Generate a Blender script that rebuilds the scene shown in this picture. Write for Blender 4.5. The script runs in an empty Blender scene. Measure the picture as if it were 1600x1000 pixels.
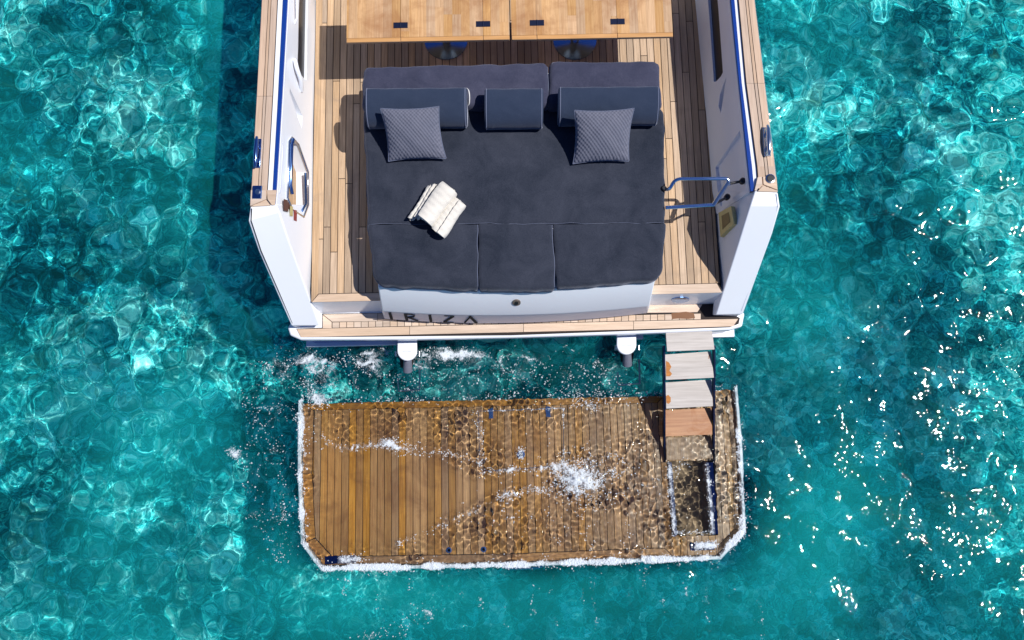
import bpy, bmesh, math, random
import numpy as np
from mathutils import Vector
random.seed(7)
sc = bpy.context.scene
col = sc.collection

# ------------------------------------------------------------------ camera
CAM_H = 9.0
TILT = math.radians(9)
PXK = 0.000806
cam = bpy.data.objects.new('camera', bpy.data.cameras.new('camera'))
col.objects.link(cam)
cam.location = (0, 0, CAM_H)
cam.rotation_euler = (TILT, 0, 0)
cam.data.sensor_width = 36
cam.data.lens = 18.0 / (800 * PXK)
cam.data.clip_end = 2000
sc.camera = cam

# ------------------------------------------------------------------ light
SUNV = Vector((0.60, 0.03, 1.0)).normalized()
EL = math.asin(SUNV.z)
AZ = math.atan2(SUNV.x, SUNV.y)
w = bpy.data.worlds.new('World')
sc.world = w
w.use_nodes = True
nt = w.node_tree
sky = nt.nodes.new('ShaderNodeTexSky')
sky.sky_type = 'NISHITA'
sky.sun_disc = False
sky.sun_elevation = EL
sky.sun_rotation = AZ
sky.air_density = 1.0
sky.dust_density = 0.2
sky.ozone_density = 2.0
tint = nt.nodes.new('ShaderNodeMix'); tint.data_type = 'RGBA'; tint.blend_type = 'MULTIPLY'; tint.inputs[0].default_value = 1
tint.inputs[7].default_value = (.74, .95, 1.42, 1)                # deep blue summer sky
nt.links.new(sky.outputs[0], tint.inputs[6]); nt.links.new(tint.outputs[2], nt.nodes['Background'].inputs[0])
nt.nodes['Background'].inputs[1].default_value = 0.05
L = bpy.data.lights.new('sun', 'SUN')
L.energy = 5.0
L.angle = math.radians(0.5)
L.color = (1.0, 0.96, 0.9)
L.cycles.is_caustics_light = True
sun = bpy.data.objects.new('sun', L)
sun.rotation_euler = SUNV.to_track_quat('Z', 'Y').to_euler()
sun.location = (12, 2, 20)
col.objects.link(sun)
sc.view_settings.view_transform = 'Standard'
sc.view_settings.look = 'None'
sc.view_settings.exposure = 0.0
sc.view_settings.gamma = 1.0
sc.cycles.use_denoising = True
sc.cycles.sample_clamp_indirect = 8.0
sc.cycles.sample_clamp_direct = 0.0
sc.cycles.blur_glossy = 0.3
sc.cycles.max_bounces = 8
sc.cycles.transmission_bounces = 6

# ------------------------------------------------------------------ survey helpers
def P(px, py, z):
    """point of the place seen at (px,py) of the 1600x1000 photo, at height z"""
    u = (px - 800) * PXK; v = (500 - py) * PXK
    c, s = math.cos(TILT), math.sin(TILT)
    d = (u, v * c + s, v * s - c)
    m = (z - CAM_H) / d[2]
    return (d[0] * m, d[1] * m, z)
YAW = math.radians(1.2)                                   # heading of the yacht
AX = (math.cos(YAW), math.sin(YAW)); AY = (-math.sin(YAW), math.cos(YAW))

# ------------------------------------------------------------------ object helpers
def empty(name, loc, label, cat, group=None):
    o = bpy.data.objects.new(name, None)
    o.location = loc; o.empty_display_size = 0.2
    col.objects.link(o)
    o['label'] = label; o['category'] = cat
    if group: o['group'] = group
    return o

def wloc(o):
    v = Vector((0, 0, 0))
    while o is not None:
        v = v + Vector(o.location); o = o.parent
    return v

class MB:
    def __init__(s):
        s.v = []; s.f = []; s.mi = []; s.m = 0
    def add(s, vs, fs):
        b = len(s.v)
        s.v += [tuple(p) for p in vs]
        for f in fs:
            s.f.append([b + i for i in f]); s.mi.append(s.m)
        return s
    def prism(s, pts, zb, zt=None):
        """pts: (x,y[,z]) outline; top at zt or at each point's z; bottom zb (number or list)"""
        n = len(pts)
        a = sum(pts[i][0] * pts[(i + 1) % n][1] - pts[(i + 1) % n][0] * pts[i][1] for i in range(n))
        zbl = list(zb) if isinstance(zb, (list, tuple)) else [zb] * n
        pts = list(pts)
        if a < 0: pts = pts[::-1]; zbl = zbl[::-1]
        top = [(p[0], p[1], p[2] if zt is None else zt) for p in pts]
        bot = [(p[0], p[1], z) for p, z in zip(pts, zbl)]
        fs = [list(range(n)), list(range(2 * n - 1, n - 1, -1))]
        fs += [[i, i + n, (i + 1) % n + n, (i + 1) % n] for i in range(n)]
        return s.add(top + bot, fs)
    def loft(s, rings, closed=True, caps=True):
        n = len(rings[0]); vs = [p for r in rings for p in r]; fs = []
        for k in range(len(rings) - 1):
            for i in range(n if closed else n - 1):
                j = (i + 1) % n
                fs.append([k * n + i, k * n + j, (k + 1) * n + j, (k + 1) * n + i])
        if caps and closed:
            fs.append(list(range(n))[::-1]); b = (len(rings) - 1) * n
            fs.append([b + i for i in range(n)])
        return s.add(vs, fs)
    def tube(s, path, r, n=10):
        path = [Vector(p) for p in path]; rings = []
        up = Vector((0, 0, 1)); prev = None
        for i, p in enumerate(path):
            t = (path[min(i + 1, len(path) - 1)] - path[max(i - 1, 0)]).normalized()
            a = t.cross(up)
            if a.length < .05: a = t.cross(Vector((1, 0, 0)))
            a.normalize()
            if prev is not None and a.dot(prev) < 0: a = -a
            prev = a
            b = t.cross(a)
            rr = r[i] if isinstance(r, (list, tuple)) else r
            rings.append([p + a * math.cos(q) * rr + b * math.sin(q) * rr for q in [2 * math.pi * k / n for k in range(n)]])
        return s.loft(rings)
    def lathe(s, c, prof, n=24):
        rings = [[(c[0] + r * math.cos(2 * math.pi * k / n), c[1] + r * math.sin(2 * math.pi * k / n), c[2] + z) for k in range(n)] for r, z in prof]
        return s.loft(rings)
    def build(s, name, mats, parent=None, bevel=0, smooth=None, seg=2, loc=None):
        m = bpy.data.meshes.new(name)
        base = wloc(parent) if parent is not None else Vector(loc or (0, 0, 0))
        m.from_pydata([(x - base.x, y - base.y, z - base.z) for x, y, z in s.v], [], s.f)
        mats = mats if isinstance(mats, (list, tuple)) else [mats]
        for k in mats: m.materials.append(k)
        for p, i in zip(m.polygons, s.mi): p.material_index = i
        bm = bmesh.new(); bm.from_mesh(m)
        bmesh.ops.recalc_face_normals(bm, faces=bm.faces)
        bm.to_mesh(m); bm.free()
        if smooth:
            m.shade_smooth(); m.set_sharp_from_angle(angle=math.radians(smooth))
        o = bpy.data.objects.new(name, m)
        col.objects.link(o)
        if parent is not None: o.parent = parent
        elif loc: o.location = loc
        if bevel:
            b = o.modifiers.new('bevel', 'BEVEL'); b.width = bevel; b.segments = seg
            b.limit_method = 'ANGLE'; b.angle_limit = math.radians(35)
        return o

def smooth_path(pts, k=6):
    pts = [Vector(p) for p in pts]; out = []
    for i in range(len(pts) - 1):
        p0 = pts[max(i - 1, 0)]; p1 = pts[i]; p2 = pts[i + 1]; p3 = pts[min(i + 2, len(pts) - 1)]
        for j in range(k):
            t = j / k
            out.append(0.5 * ((2 * p1) + (p2 - p0) * t + (2 * p0 - 5 * p1 + 4 * p2 - p3) * t * t + (3 * p1 - p0 - 3 * p2 + p3) * t ** 3))
    out.append(pts[-1])
    return out

def corner_path(pts, r, k=6):
    pts = [Vector(p) for p in pts]; out = [pts[0]]
    for i in range(1, len(pts) - 1):
        a = (pts[i - 1] - pts[i]); b = (pts[i + 1] - pts[i])
        q = min(r, a.length * .49, b.length * .49)
        p0 = pts[i] + a.normalized() * q; p2 = pts[i] + b.normalized() * q
        for j in range(k + 1):
            t = j / k
            out.append(p0 * (1 - t) ** 2 + pts[i] * 2 * t * (1 - t) + p2 * t * t)
    out.append(pts[-1])
    return out

def clip(poly, n, d, keep):
    """clip polygon by n.p (>= d if keep>0 else <= d)"""
    out = []
    f = lambda p: (n[0] * p[0] + n[1] * p[1] - d) * keep
    for i in range(len(poly)):
        a, b = poly[i], poly[(i + 1) % len(poly)]
        fa, fb = f(a), f(b)
        if fa >= 0: out.append(a)
        if fa * fb < 0:
            t = fa / (fa - fb); out.append((a[0] + (b[0] - a[0]) * t, a[1] + (b[1] - a[1]) * t))
    return out

def planks(mb, poly, width, gap, z, th, ax=AX, joint=(1.2, 2.4), off=0.0):
    """boards laid side by side across ax, clipped to a convex outline"""
    poly = [(p[0], p[1]) for p in poly]
    ay = (-ax[1], ax[0])
    ts = [ax[0] * p[0] + ax[1] * p[1] for p in poly]
    lo = math.floor((min(ts) - off) / width) * width + off
    while lo < max(ts):
        c = clip(clip(poly, ax, lo + gap / 2, 1), ax, lo + width - gap / 2, -1) if len(poly) > 2 else []
        if len(c) > 2:
            ss = [ay[0] * p[0] + ay[1] * p[1] for p in c]
            s = min(ss) - random.uniform(.2, 1.5); cuts = []
            while s < max(ss):
                cuts.append(s); s += random.uniform(*joint)
            cuts.append(s)
            for a, b in zip(cuts[:-1], cuts[1:]):
                q = clip(clip(c, ay, a + gap / 2, 1), ay, b - gap / 2, -1)
                if len(q) > 2 and abs(sum(q[i][0] * q[(i + 1) % len(q)][1] - q[(i + 1) % len(q)][0] * q[i][1] for i in range(len(q)))) > 4e-4:
                    mb.prism(q, z - th, z)
        lo += width

def strip_quad(a, b, c, d, n):
    """n pieces from edge a-b to edge d-c"""
    L_ = lambda p, q, t: (p[0] + (q[0] - p[0]) * t, p[1] + (q[1] - p[1]) * t)
    return [(L_(a, d, i / n), L_(b, c, i / n), L_(b, c, (i + 1) / n), L_(a, d, (i + 1) / n)) for i in range(n)]

def inset(q, g):
    c = (sum(p[0] for p in q) / len(q), sum(p[1] for p in q) / len(q)); n = len(q); out = []
    A = sum(q[i][0] * q[(i + 1) % n][1] - q[(i + 1) % n][0] * q[i][1] for i in range(n))
    if A < 0: q = q[::-1]
    for i in range(n):
        p0, p1, p2 = q[i - 1], q[i], q[(i + 1) % n]
        e1 = Vector((p1[0] - p0[0], p1[1] - p0[1])).normalized(); e2 = Vector((p2[0] - p1[0], p2[1] - p1[1])).normalized()
        n1 = Vector((-e1.y, e1.x)); n2 = Vector((-e2.y, e2.x)); m = (n1 + n2)
        m = m / max(m.dot(n1), .3)
        out.append((p1[0] + m.x * g, p1[1] + m.y * g))
    return out

# ------------------------------------------------------------------ materials
def new_mat(name):
    m = bpy.data.materials.new(name); m.use_nodes = True
    t = m.node_tree; b = t.nodes['Principled BSDF']
    return m, t, b
def N(t, kind, **kw):
    n = t.nodes.new(kind)
    for k, v in kw.items():
        if k.startswith('i_'): n.inputs[k[2:].replace('_', ' ')].default_value = v
        else: setattr(n, k, v)
    return n
def coords(t, scale=(1, 1, 1), rot=(0, 0, 0), out='Object'):
    tc = N(t, 'ShaderNodeTexCoord'); mp = N(t, 'ShaderNodeMapping')
    mp.inputs['Scale'].default_value = scale; mp.inputs['Rotation'].default_value = rot
    t.links.new(tc.outputs[out], mp.inputs[0]); return mp.outputs[0]
def noise(t, vec, scale, detail=4, rough=.55, dist=0.0):
    n = N(t, 'ShaderNodeTexNoise'); n.inputs['Scale'].default_value = scale; n.inputs['Detail'].default_value = detail
    n.inputs['Roughness'].default_value = rough; n.inputs['Distortion'].default_value = dist
    t.links.new(vec, n.inputs['Vector']); return n.outputs['Fac']
def ramp(t, fac, stops):
    r = N(t, 'ShaderNodeValToRGB'); e = r.color_ramp.elements
    while len(e) < len(stops): e.new(.5)
    for q, (p, c) in zip(e, stops):
        q.position = p; q.color = (*c, 1) if len(c) == 3 else c
    t.links.new(fac, r.inputs[0]); return r.outputs[0]
def mix(t, fac, a, b, mode='MIX'):
    n = N(t, 'ShaderNodeMix', data_type='RGBA', blend_type=mode)
    for s, v in ((n.inputs[0], fac), (n.inputs[6], a), (n.inputs[7], b)):
        if isinstance(v, bpy.types.NodeSocket): t.links.new(v, s)
        elif isinstance(v, (int, float)): s.default_value = v
        else: s.default_value = (*v, 1)
    return n.outputs[2]
def math_(t, op, a, b=0.0):
    n = N(t, 'ShaderNodeMath', operation=op)
    for s, v in ((n.inputs[0], a), (n.inputs[1], b)):
        if isinstance(v, bpy.types.NodeSocket): t.links.new(v, s)
        else: s.default_value = v
    return n.outputs[0]
def bump(t, b, h, strength=.3, dist=.01):
    n = N(t, 'ShaderNodeBump'); n.inputs['Strength'].default_value = strength; n.inputs['Distance'].default_value = dist
    t.links.new(h, n.inputs['Height']); t.links.new(n.outputs[0], b.inputs['Normal'])

def paint(name, c, rough=.3, coat=.3, dirt=.04, metal=0.0):
    m, t, b = new_mat(name)
    v = coords(t)
    f = noise(t, v, 2.2, 6, .65)
    t.links.new(mix(t, ramp(t, f, [(.35, (0, 0, 0)), (.75, (1, 1, 1))]), c, tuple(x * (1 - dirt * 1.2) for x in c)), b.inputs['Base Color'])
    b.inputs['Roughness'].default_value = rough; b.inputs['Coat Weight'].default_value = coat; b.inputs['Metallic'].default_value = metal
    t.links.new(math_(t, 'ADD', math_(t, 'MULTIPLY', noise(t, v, 3, 2), .06), rough - .03), b.inputs['Roughness'])
    return m

def teak(name, c1, c2, var=.35, grain_dir=0.0, rough=.65, stain=None, spec=.3):
    """weathered boards: every board (mesh island) its own tone, streaky grain along its length"""
    m, t, b = new_mat(name)
    g = N(t, 'ShaderNodeNewGeometry')
    rnd = g.outputs['Random Per Island']
    v = coords(t, (1, 1, 1), (0, 0, -grain_dir - YAW))
    off = N(t, 'ShaderNodeCombineXYZ'); t.links.new(math_(t, 'MULTIPLY', rnd, 37.0), off.inputs[0]); t.links.new(math_(t, 'MULTIPLY', rnd, 91.0), off.inputs[1])
    va = N(t, 'ShaderNodeVectorMath', operation='ADD'); t.links.new(v, va.inputs[0]); t.links.new(off.outputs[0], va.inputs[1])
    vm = N(t, 'ShaderNodeVectorMath', operation='MULTIPLY'); t.links.new(va.outputs[0], vm.inputs[0]); vm.inputs[1].default_value = (60, 2.2, 60)
    gr = noise(t, vm.outputs[0], 1.0, 5, .65, .4)
    vm2 = N(t, 'ShaderNodeVectorMath', operation='MULTIPLY'); t.links.new(va.outputs[0], vm2.inputs[0]); vm2.inputs[1].default_value = (9, 1.2, 9)
    gr2 = noise(t, vm2.outputs[0], 1.0, 3, .6, .8)
    base = mix(t, ramp(t, gr, [(.3, (0, 0, 0)), (.7, (1, 1, 1))]), c1, c2)
    tone = math_(t, 'ADD', math_(t, 'MULTIPLY', rnd, var), 1 - var * .6)
    tone = math_(t, 'MULTIPLY', tone, math_(t, 'ADD', math_(t, 'MULTIPLY', gr2, .5), .75))
    hs = N(t, 'ShaderNodeHueSaturation'); t.links.new(base, hs.inputs['Color']); t.links.new(tone, hs.inputs['Value'])
    t.links.new(math_(t, 'ADD', math_(t, 'MULTIPLY', math_(t, 'FRACT', math_(t, 'MULTIPLY', rnd, 13.7)), .3), .85), hs.inputs['Saturation'])
    colr = hs.outputs[0]
    if stain:
        f = noise(t, coords(t), stain[1], 5, .65, .6)
        colr = mix(t, ramp(t, f, [(stain[2], (0, 0, 0)), (stain[3], (1, 1, 1))]), colr, stain[0])
    t.links.new(colr, b.inputs['Base Color'])
    b.inputs['Roughness'].default_value = rough; b.inputs['Specular IOR Level'].default_value = spec
    bump(t, b, gr, .25, .004)
    return m

def fabric(name, c, c2, weave=420, wr=.5, quilt=False, sheen=.5):
    m, t, b = new_mat(name)
    v = coords(t)
    big = noise(t, v, 3.2, 6, .62, .5); fine = noise(t, v, 120, 3, .7)
    f = math_(t, 'ADD', math_(t, 'MULTIPLY', big, .55), math_(t, 'MULTIPLY', fine, .45))
    t.links.new(mix(t, ramp(t, f, [(.35, (0, 0, 0)), (.65, (1, 1, 1))]), c, c2), b.inputs['Base Color'])
    b.inputs['Roughness'].default_value = .95; b.inputs['Specular IOR Level'].default_value = .1
    b.inputs['Sheen Weight'].default_value = sheen; b.inputs['Sheen Roughness'].default_value = .45
    b.inputs['Sheen Tint'].default_value = (.75, .8, 1, 1)
    h = math_(t, 'ADD', math_(t, 'MULTIPLY', noise(t, v, 260, 2, .6), .12), math_(t, 'MULTIPLY', noise(t, v, 7, 4, .55, 1.2), wr))
    if quilt:
        for rz in (.78, -.78):
            wv = N(t, 'ShaderNodeTexWave', wave_type='BANDS', bands_direction='X'); wv.inputs['Scale'].default_value = 12.5
            wv.inputs['Distortion'].default_value = .5; wv.inputs['Detail'].default_value = 1
            t.links.new(coords(t, rot=(0, 0, rz)), wv.inputs['Vector'])
            h = math_(t, 'ADD', h, math_(t, 'MULTIPLY', wv.outputs['Fac'], .35))
    bump(t, b, h, .7, .012)
    return m

def metal(name, c=(.75, .77, .8), rough=.15):
    m, t, b = new_mat(name)
    b.inputs['Base Color'].default_value = (*c, 1); b.inputs['Metallic'].default_value = 1.0
    t.links.new(math_(t, 'ADD', math_(t, 'MULTIPLY', noise(t, coords(t), 9, 4), .15), rough - .06), b.inputs['Roughness'])
    return m

M = dict(
    white=paint('white_gelcoat', (.80, .83, .89), .35, .25, .02),
    greywhite=paint('grey_gelcoat_and_shade', (.52, .55, .68), .4, .2, .03),  # grey trim, and the shade painted on the door band
    navy=paint('navy_stripe_paint', (.012, .05, .30), .25, .5, .08),
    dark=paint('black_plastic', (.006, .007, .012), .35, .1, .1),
    caulk=paint('black_caulking', (.022, .014, .012), .8, 0, .1),
    deckteak=teak('weathered_teak', (.55, .40, .27), (.35, .24, .155), .5, 0, stain=((.30, .22, .16), 1.6, .52, .8)),
    capteak=teak('silvered_teak', (.60, .45, .34), (.45, .32, .235), .22, 0),
    crossteak=teak('silvered_teak_across', (.66, .52, .41), (.52, .39, .29), .22, math.pi / 2),
    tableteak=teak('oiled_teak', (.64, .41, .22), (.45, .255, .12), .25, 0, .5, stain=((.33, .15, .06), 3.4, .45, .78)),
    treadteak=teak('bleached_teak', (.62, .575, .54), (.46, .415, .38), .25, math.pi / 2, .7, stain=((.28, .11, .035), 3.2, .66, .70)),
    wettread=teak('wet_teak_tread', (.50, .24, .09), (.32, .12, .04), .2, math.pi / 2, .35, stain=((.30, .10, .02), 5, .5, .75)),
    wetteak=teak('wet_teak', (.62, .33, .115), (.36, .16, .05), .45, 0, .32, stain=((.16, .055, .016), 2.2, .5, .85), spec=.5),
    fabric=fabric('charcoal_velour', (.015, .020, .033), (.044, .050, .072), wr=.9, sheen=.4),
    fabric2=fabric('lighter_charcoal_velour', (.030, .034, .064), (.065, .068, .11), wr=1.1, sheen=.35),  # paler velour than the mattress
    bolster=fabric('slate_blue_velour', (.022, .034, .066), (.034, .048, .085), wr=.7, sheen=.35),
    piping=fabric('pale_blue_piping', (.11, .13, .20), (.16, .18, .26), wr=.2),
    pillow=fabric('quilted_grey_cotton', (.12, .13, .18), (.17, .175, .225), wr=.5, quilt=True, sheen=.2),
    steel=metal('polished_steel'),
    railsteel=metal('pale_polished_steel', (.50, .66, .92), .12),
    railnavy=metal('weathered_dark_steel', (.05, .075, .15), .3),
    bluesteel=metal('dark_polished_steel', (.18, .32, .62), .14),
)
def towel_mat():
    m, t, b = new_mat('white_terry_cloth')
    v = coords(t)
    t.links.new(mix(t, noise(t, v, 5, 4), (.74, .71, .65), (.60, .57, .52)), b.inputs['Base Color'])
    b.inputs['Roughness'].default_value = 1; b.inputs['Sheen Weight'].default_value = .2
    bump(t, b, math_(t, 'ADD', math_(t, 'MULTIPLY', noise(t, v, 170, 3, .7), .5), noise(t, v, 18, 3)), .6, .008)
    return m
M['towel'] = towel_mat()
def flat_mat(name, c, rough=.5):
    m, t, b = new_mat(name); b.inputs['Roughness'].default_value = rough
    t.links.new(mix(t, noise(t, coords(t), 30, 3), c, tuple(x * .75 for x in c)), b.inputs['Base Color']); return m
M['ink'] = flat_mat('matt_black_lettering', (.008, .009, .014), .9)
M['red'] = flat_mat('red_print', (.30, .03, .04)); M['brown'] = flat_mat('brown_print', (.12, .05, .04))
M['cream'] = flat_mat('yellowed_plastic', (.60, .50, .22)); M['cord'] = flat_mat('white_cord', (.7, .7, .7))
M['blueplate'] = paint('cobalt_blue_plate', (.008, .045, .27), .2, .5, .05)
M['armgrey'] = flat_mat('stained_arm_grey', (.16, .17, .22), .4)
M['slime'] = flat_mat('algae_brown_fibreglass', (.30, .165, .055))

# ================================================================== SEA
rng = np.random.default_rng(11)
def spectrum(n, S, lmin, lmax, power, seed, aniso=0.0, ang=0.0):
    r = np.random.default_rng(seed)
    k = np.fft.fftfreq(n, S / n) * 2 * np.pi
    KX, KY = np.meshgrid(k, k); K = np.hypot(KX, KY); K[0, 0] = 1
    a = K ** (-power) * np.exp(-(2 * np.pi / lmax / K) ** 3) * np.exp(-(K / (2 * np.pi / lmin)) ** 2)
    if aniso:
        th = np.arctan2(KY, KX) - ang
        a = a * (1 - aniso + aniso * np.cos(th) ** 2)
    a[0, 0] = 0
    f = np.fft.ifft2(a * np.exp(2j * np.pi * r.random((n, n)))).real
    return f / f.std()
NS, SS = 1024, 16.0
FA = spectrum(NS, SS, .15, 2.4, 1.72, 3)            # swell and chop
FB = spectrum(NS, SS, .045, .26, .9, 5)            # ripples
FP = spectrum(NS, SS, .045, .22, .5, 6)            # nervous ripples over the boards
FC = spectrum(NS, SS, .6, 4.0, 1.5, 9)             # where it is rough or calm
FD = spectrum(NS, SS, .05, .5, 1.7, 21)            # foam filaments
FE = spectrum(NS, SS, .3, 1.6, 1.5, 33)
def samp(F, x, y):
    gx = (x / SS * NS) % NS; gy = (y / SS * NS) % NS
    i = np.floor(gx).astype(int); j = np.floor(gy).astype(int); fx = gx - i; fy = gy - j
    i1 = (i + 1) % NS; j1 = (j + 1) % NS; i %= NS; j %= NS
    return (F[j, i] * (1 - fx) + F[j, i1] * fx) * (1 - fy) + (F[j1, i] * (1 - fx) + F[j1, i1] * fx) * fy
def sdf(poly, x, y):
    """signed distance, negative inside"""
    d = np.full(x.shape, 1e9); ins = np.zeros(x.shape, bool); n = len(poly)
    for i in range(n):
        ax, ay = poly[i][:2]; bx, by = poly[(i + 1) % n][:2]
        ex, ey = bx - ax, by - ay
        t = np.clip(((x - ax) * ex + (y - ay) * ey) / (ex * ex + ey * ey), 0, 1)
        d = np.minimum(d, np.hypot(x - ax - t * ex, y - ay - t * ey))
        c = ((ay > y) != (by > y)) & (x < (bx - ax) * (y - ay) / ((by - ay) if by != ay else 1e-9) + ax)
        ins ^= c
    return np.where(ins, -d, d)
def line_d(path, x, y):
    d = np.full(x.shape, 1e9)
    for (ax, ay), (bx, by) in zip(path[:-1], path[1:]):
        ex, ey = bx - ax, by - ay
        t = np.clip(((x - ax) * ex + (y - ay) * ey) / (ex * ex + ey * ey + 1e-12), 0, 1)
        d = np.minimum(d, np.hypot(x - ax - t * ex, y - ay - t * ey))
    return d
sst = lambda a, b, v: (lambda q: q * q * (3 - 2 * q))(np.clip((v - a) / (b - a), 0, 1))
ZP = -0.11                                            # swim platform boards, awash
PLAT = [P(*q, ZP)[:2] for q in [(474, 630), (1035, 618), (1144, 607), (1152, 700), (1157, 829), (1121, 867), (800, 878), (506, 884), (478, 846), (473, 740)]]
CLEAR = [P(*q, ZP)[:2] for q in [(490, 702), (600, 706), (650, 714), (735, 738), (850, 745), (862, 755), (780, 775), (700, 815), (625, 846), (550, 862), (510, 856), (492, 820)]]
def sea(x, y):
    dp = sdf(PLAT, x, y)
    over = 1 - sst(-.03, .16, dp)
    rough = np.clip(.85 + .4 * samp(FC, x, y), .35, 1.6)
    # calmer water aft of the platform, livelier to starboard
    calm = np.exp(-(((x + .6) / 2.8) ** 2 + ((y + 1.5) / .9) ** 2))
    ampA = .0145 * rough * (1 - .45 * calm)
    ampA = ampA * (1 - over) + .003 * over
    glit = sst(.3, 3.6, x * .8 - y * 1.1)
    cl = sst(-.10, .06, sdf(CLEAR, x, y) + .05 * samp(FE, x, y))
    z = ampA * samp(FA, x, y) + (.00025 + .0009 * glit) * (1 - over) * samp(FB, x, y)
    z = z + over * cl * (.0036 * samp(FP, x, y) * np.clip(.95 + .55 * samp(FE, x, y), .25, 2.0))
    return z - .012 * over * (1 - cl)

def axis(a, b, st, far):
    c = list(np.arange(a, b + st / 2, st)); s = st; lo = []; hi = []; q = c[0]
    while q > -far: s *= 1.22; q -= s; lo.append(q)
    s = st; q = c[-1]
    while q < far: s *= 1.22; q += s; hi.append(q)
    return np.array(lo[::-1] + c + hi)
def grid_mesh(name, X, Y, Z, loc=(0, 0, 0)):
    v = np.stack([X, Y, Z], -1).reshape(-1, 3); ny, nx = X.shape
    i = np.arange((ny - 1) * nx).reshape(ny - 1, nx)[:, :-1]
    q = np.stack([i, i + 1, i + nx + 1, i + nx], -1).reshape(-1, 4)
    m = bpy.data.meshes.new(name); m.vertices.add(len(v)); m.vertices.foreach_set('co', v.ravel())
    m.loops.add(q.size); m.loops.foreach_set('vertex_index', q.ravel().astype(np.int32))
    m.polygons.add(len(q)); m.polygons.foreach_set('loop_start', np.arange(0, q.size, 4, dtype=np.int32))
    m.update(calc_edges=True); m.shade_smooth()
    o = bpy.data.objects.new(name, m); o.location = loc; col.objects.link(o); return o
gx = axis(-6.5, 6.5, .0125, 200); gy = axis(-2.6, 5.8, .0125, 200)
X, Y = np.meshgrid(gx, gy)
far = sst(9, 14, np.hypot(X, Y - 1.5))
water = grid_mesh('water', X, Y, sea(X, Y) * (1 - far))
dpl = sdf(PLAT, X, Y)
silt_and_shade = .08 + .05 * samp(FC, X * .7, Y * .7) + .15 * np.exp(-(((X + .3) / 4.2) ** 2 + ((Y + 1.6) / 1.1) ** 2)) + .10 * np.exp(-(((X + 3.6) / 1.3) ** 2 + ((Y + .6) / 1.6) ** 2)) + .12 * np.exp(-(((X - 3.3) / .7) ** 2 + ((Y + .6) / 1.5) ** 2))
silt_and_shade = silt_and_shade.clip(.04, .5) * (1 - .75 * np.exp(-((X / 2.9) ** 6 + ((Y - 1.0) / .62) ** 4))) * (1 - .6 * np.exp(-(((X + 2.75) / .45) ** 4 + ((Y - .1) / 1.0) ** 4))) * sst(-.05, .25, dpl)  # thinned to darken the shaded stern gap and the platform's shadow side
at_ = water.data.attributes.new('silt_and_shade', 'FLOAT', 'POINT'); at_.data.foreach_set('value', silt_and_shade.ravel().astype(np.float32))
water['kind'] = 'structure'
water.cycles.is_caustics_caster = True
def water_mat():
    m = bpy.data.materials.new('clear_sea_water'); m.use_nodes = True; t = m.node_tree; t.nodes.clear()
    fr = N(t, 'ShaderNodeFresnel'); fr.inputs['IOR'].default_value = 1.33
    rf = N(t, 'ShaderNodeBsdfRefraction'); rf.inputs['IOR'].default_value = 1.33; rf.inputs['Roughness'].default_value = 0; rf.inputs['Color'].default_value = (.93, .99, 1, 1)
    gl = N(t, 'ShaderNodeBsdfGlossy'); gl.inputs['Roughness'].default_value = .025
    mx = N(t, 'ShaderNodeMixShader'); o = N(t, 'ShaderNodeOutputMaterial')
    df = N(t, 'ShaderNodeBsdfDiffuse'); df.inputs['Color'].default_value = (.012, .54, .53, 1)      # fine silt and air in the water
    at = N(t, 'ShaderNodeAttribute', attribute_name='silt_and_shade'); m2 = N(t, 'ShaderNodeMixShader')
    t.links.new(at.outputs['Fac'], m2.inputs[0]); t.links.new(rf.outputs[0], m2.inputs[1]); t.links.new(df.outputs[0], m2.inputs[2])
    t.links.new(fr.outputs[0], mx.inputs[0]); t.links.new(m2.outputs[0], mx.inputs[1]); t.links.new(gl.outputs[0], mx.inputs[2]); t.links.new(mx.outputs[0], o.inputs[0])
    return m
water.data.materials.append(water_mat())

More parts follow.
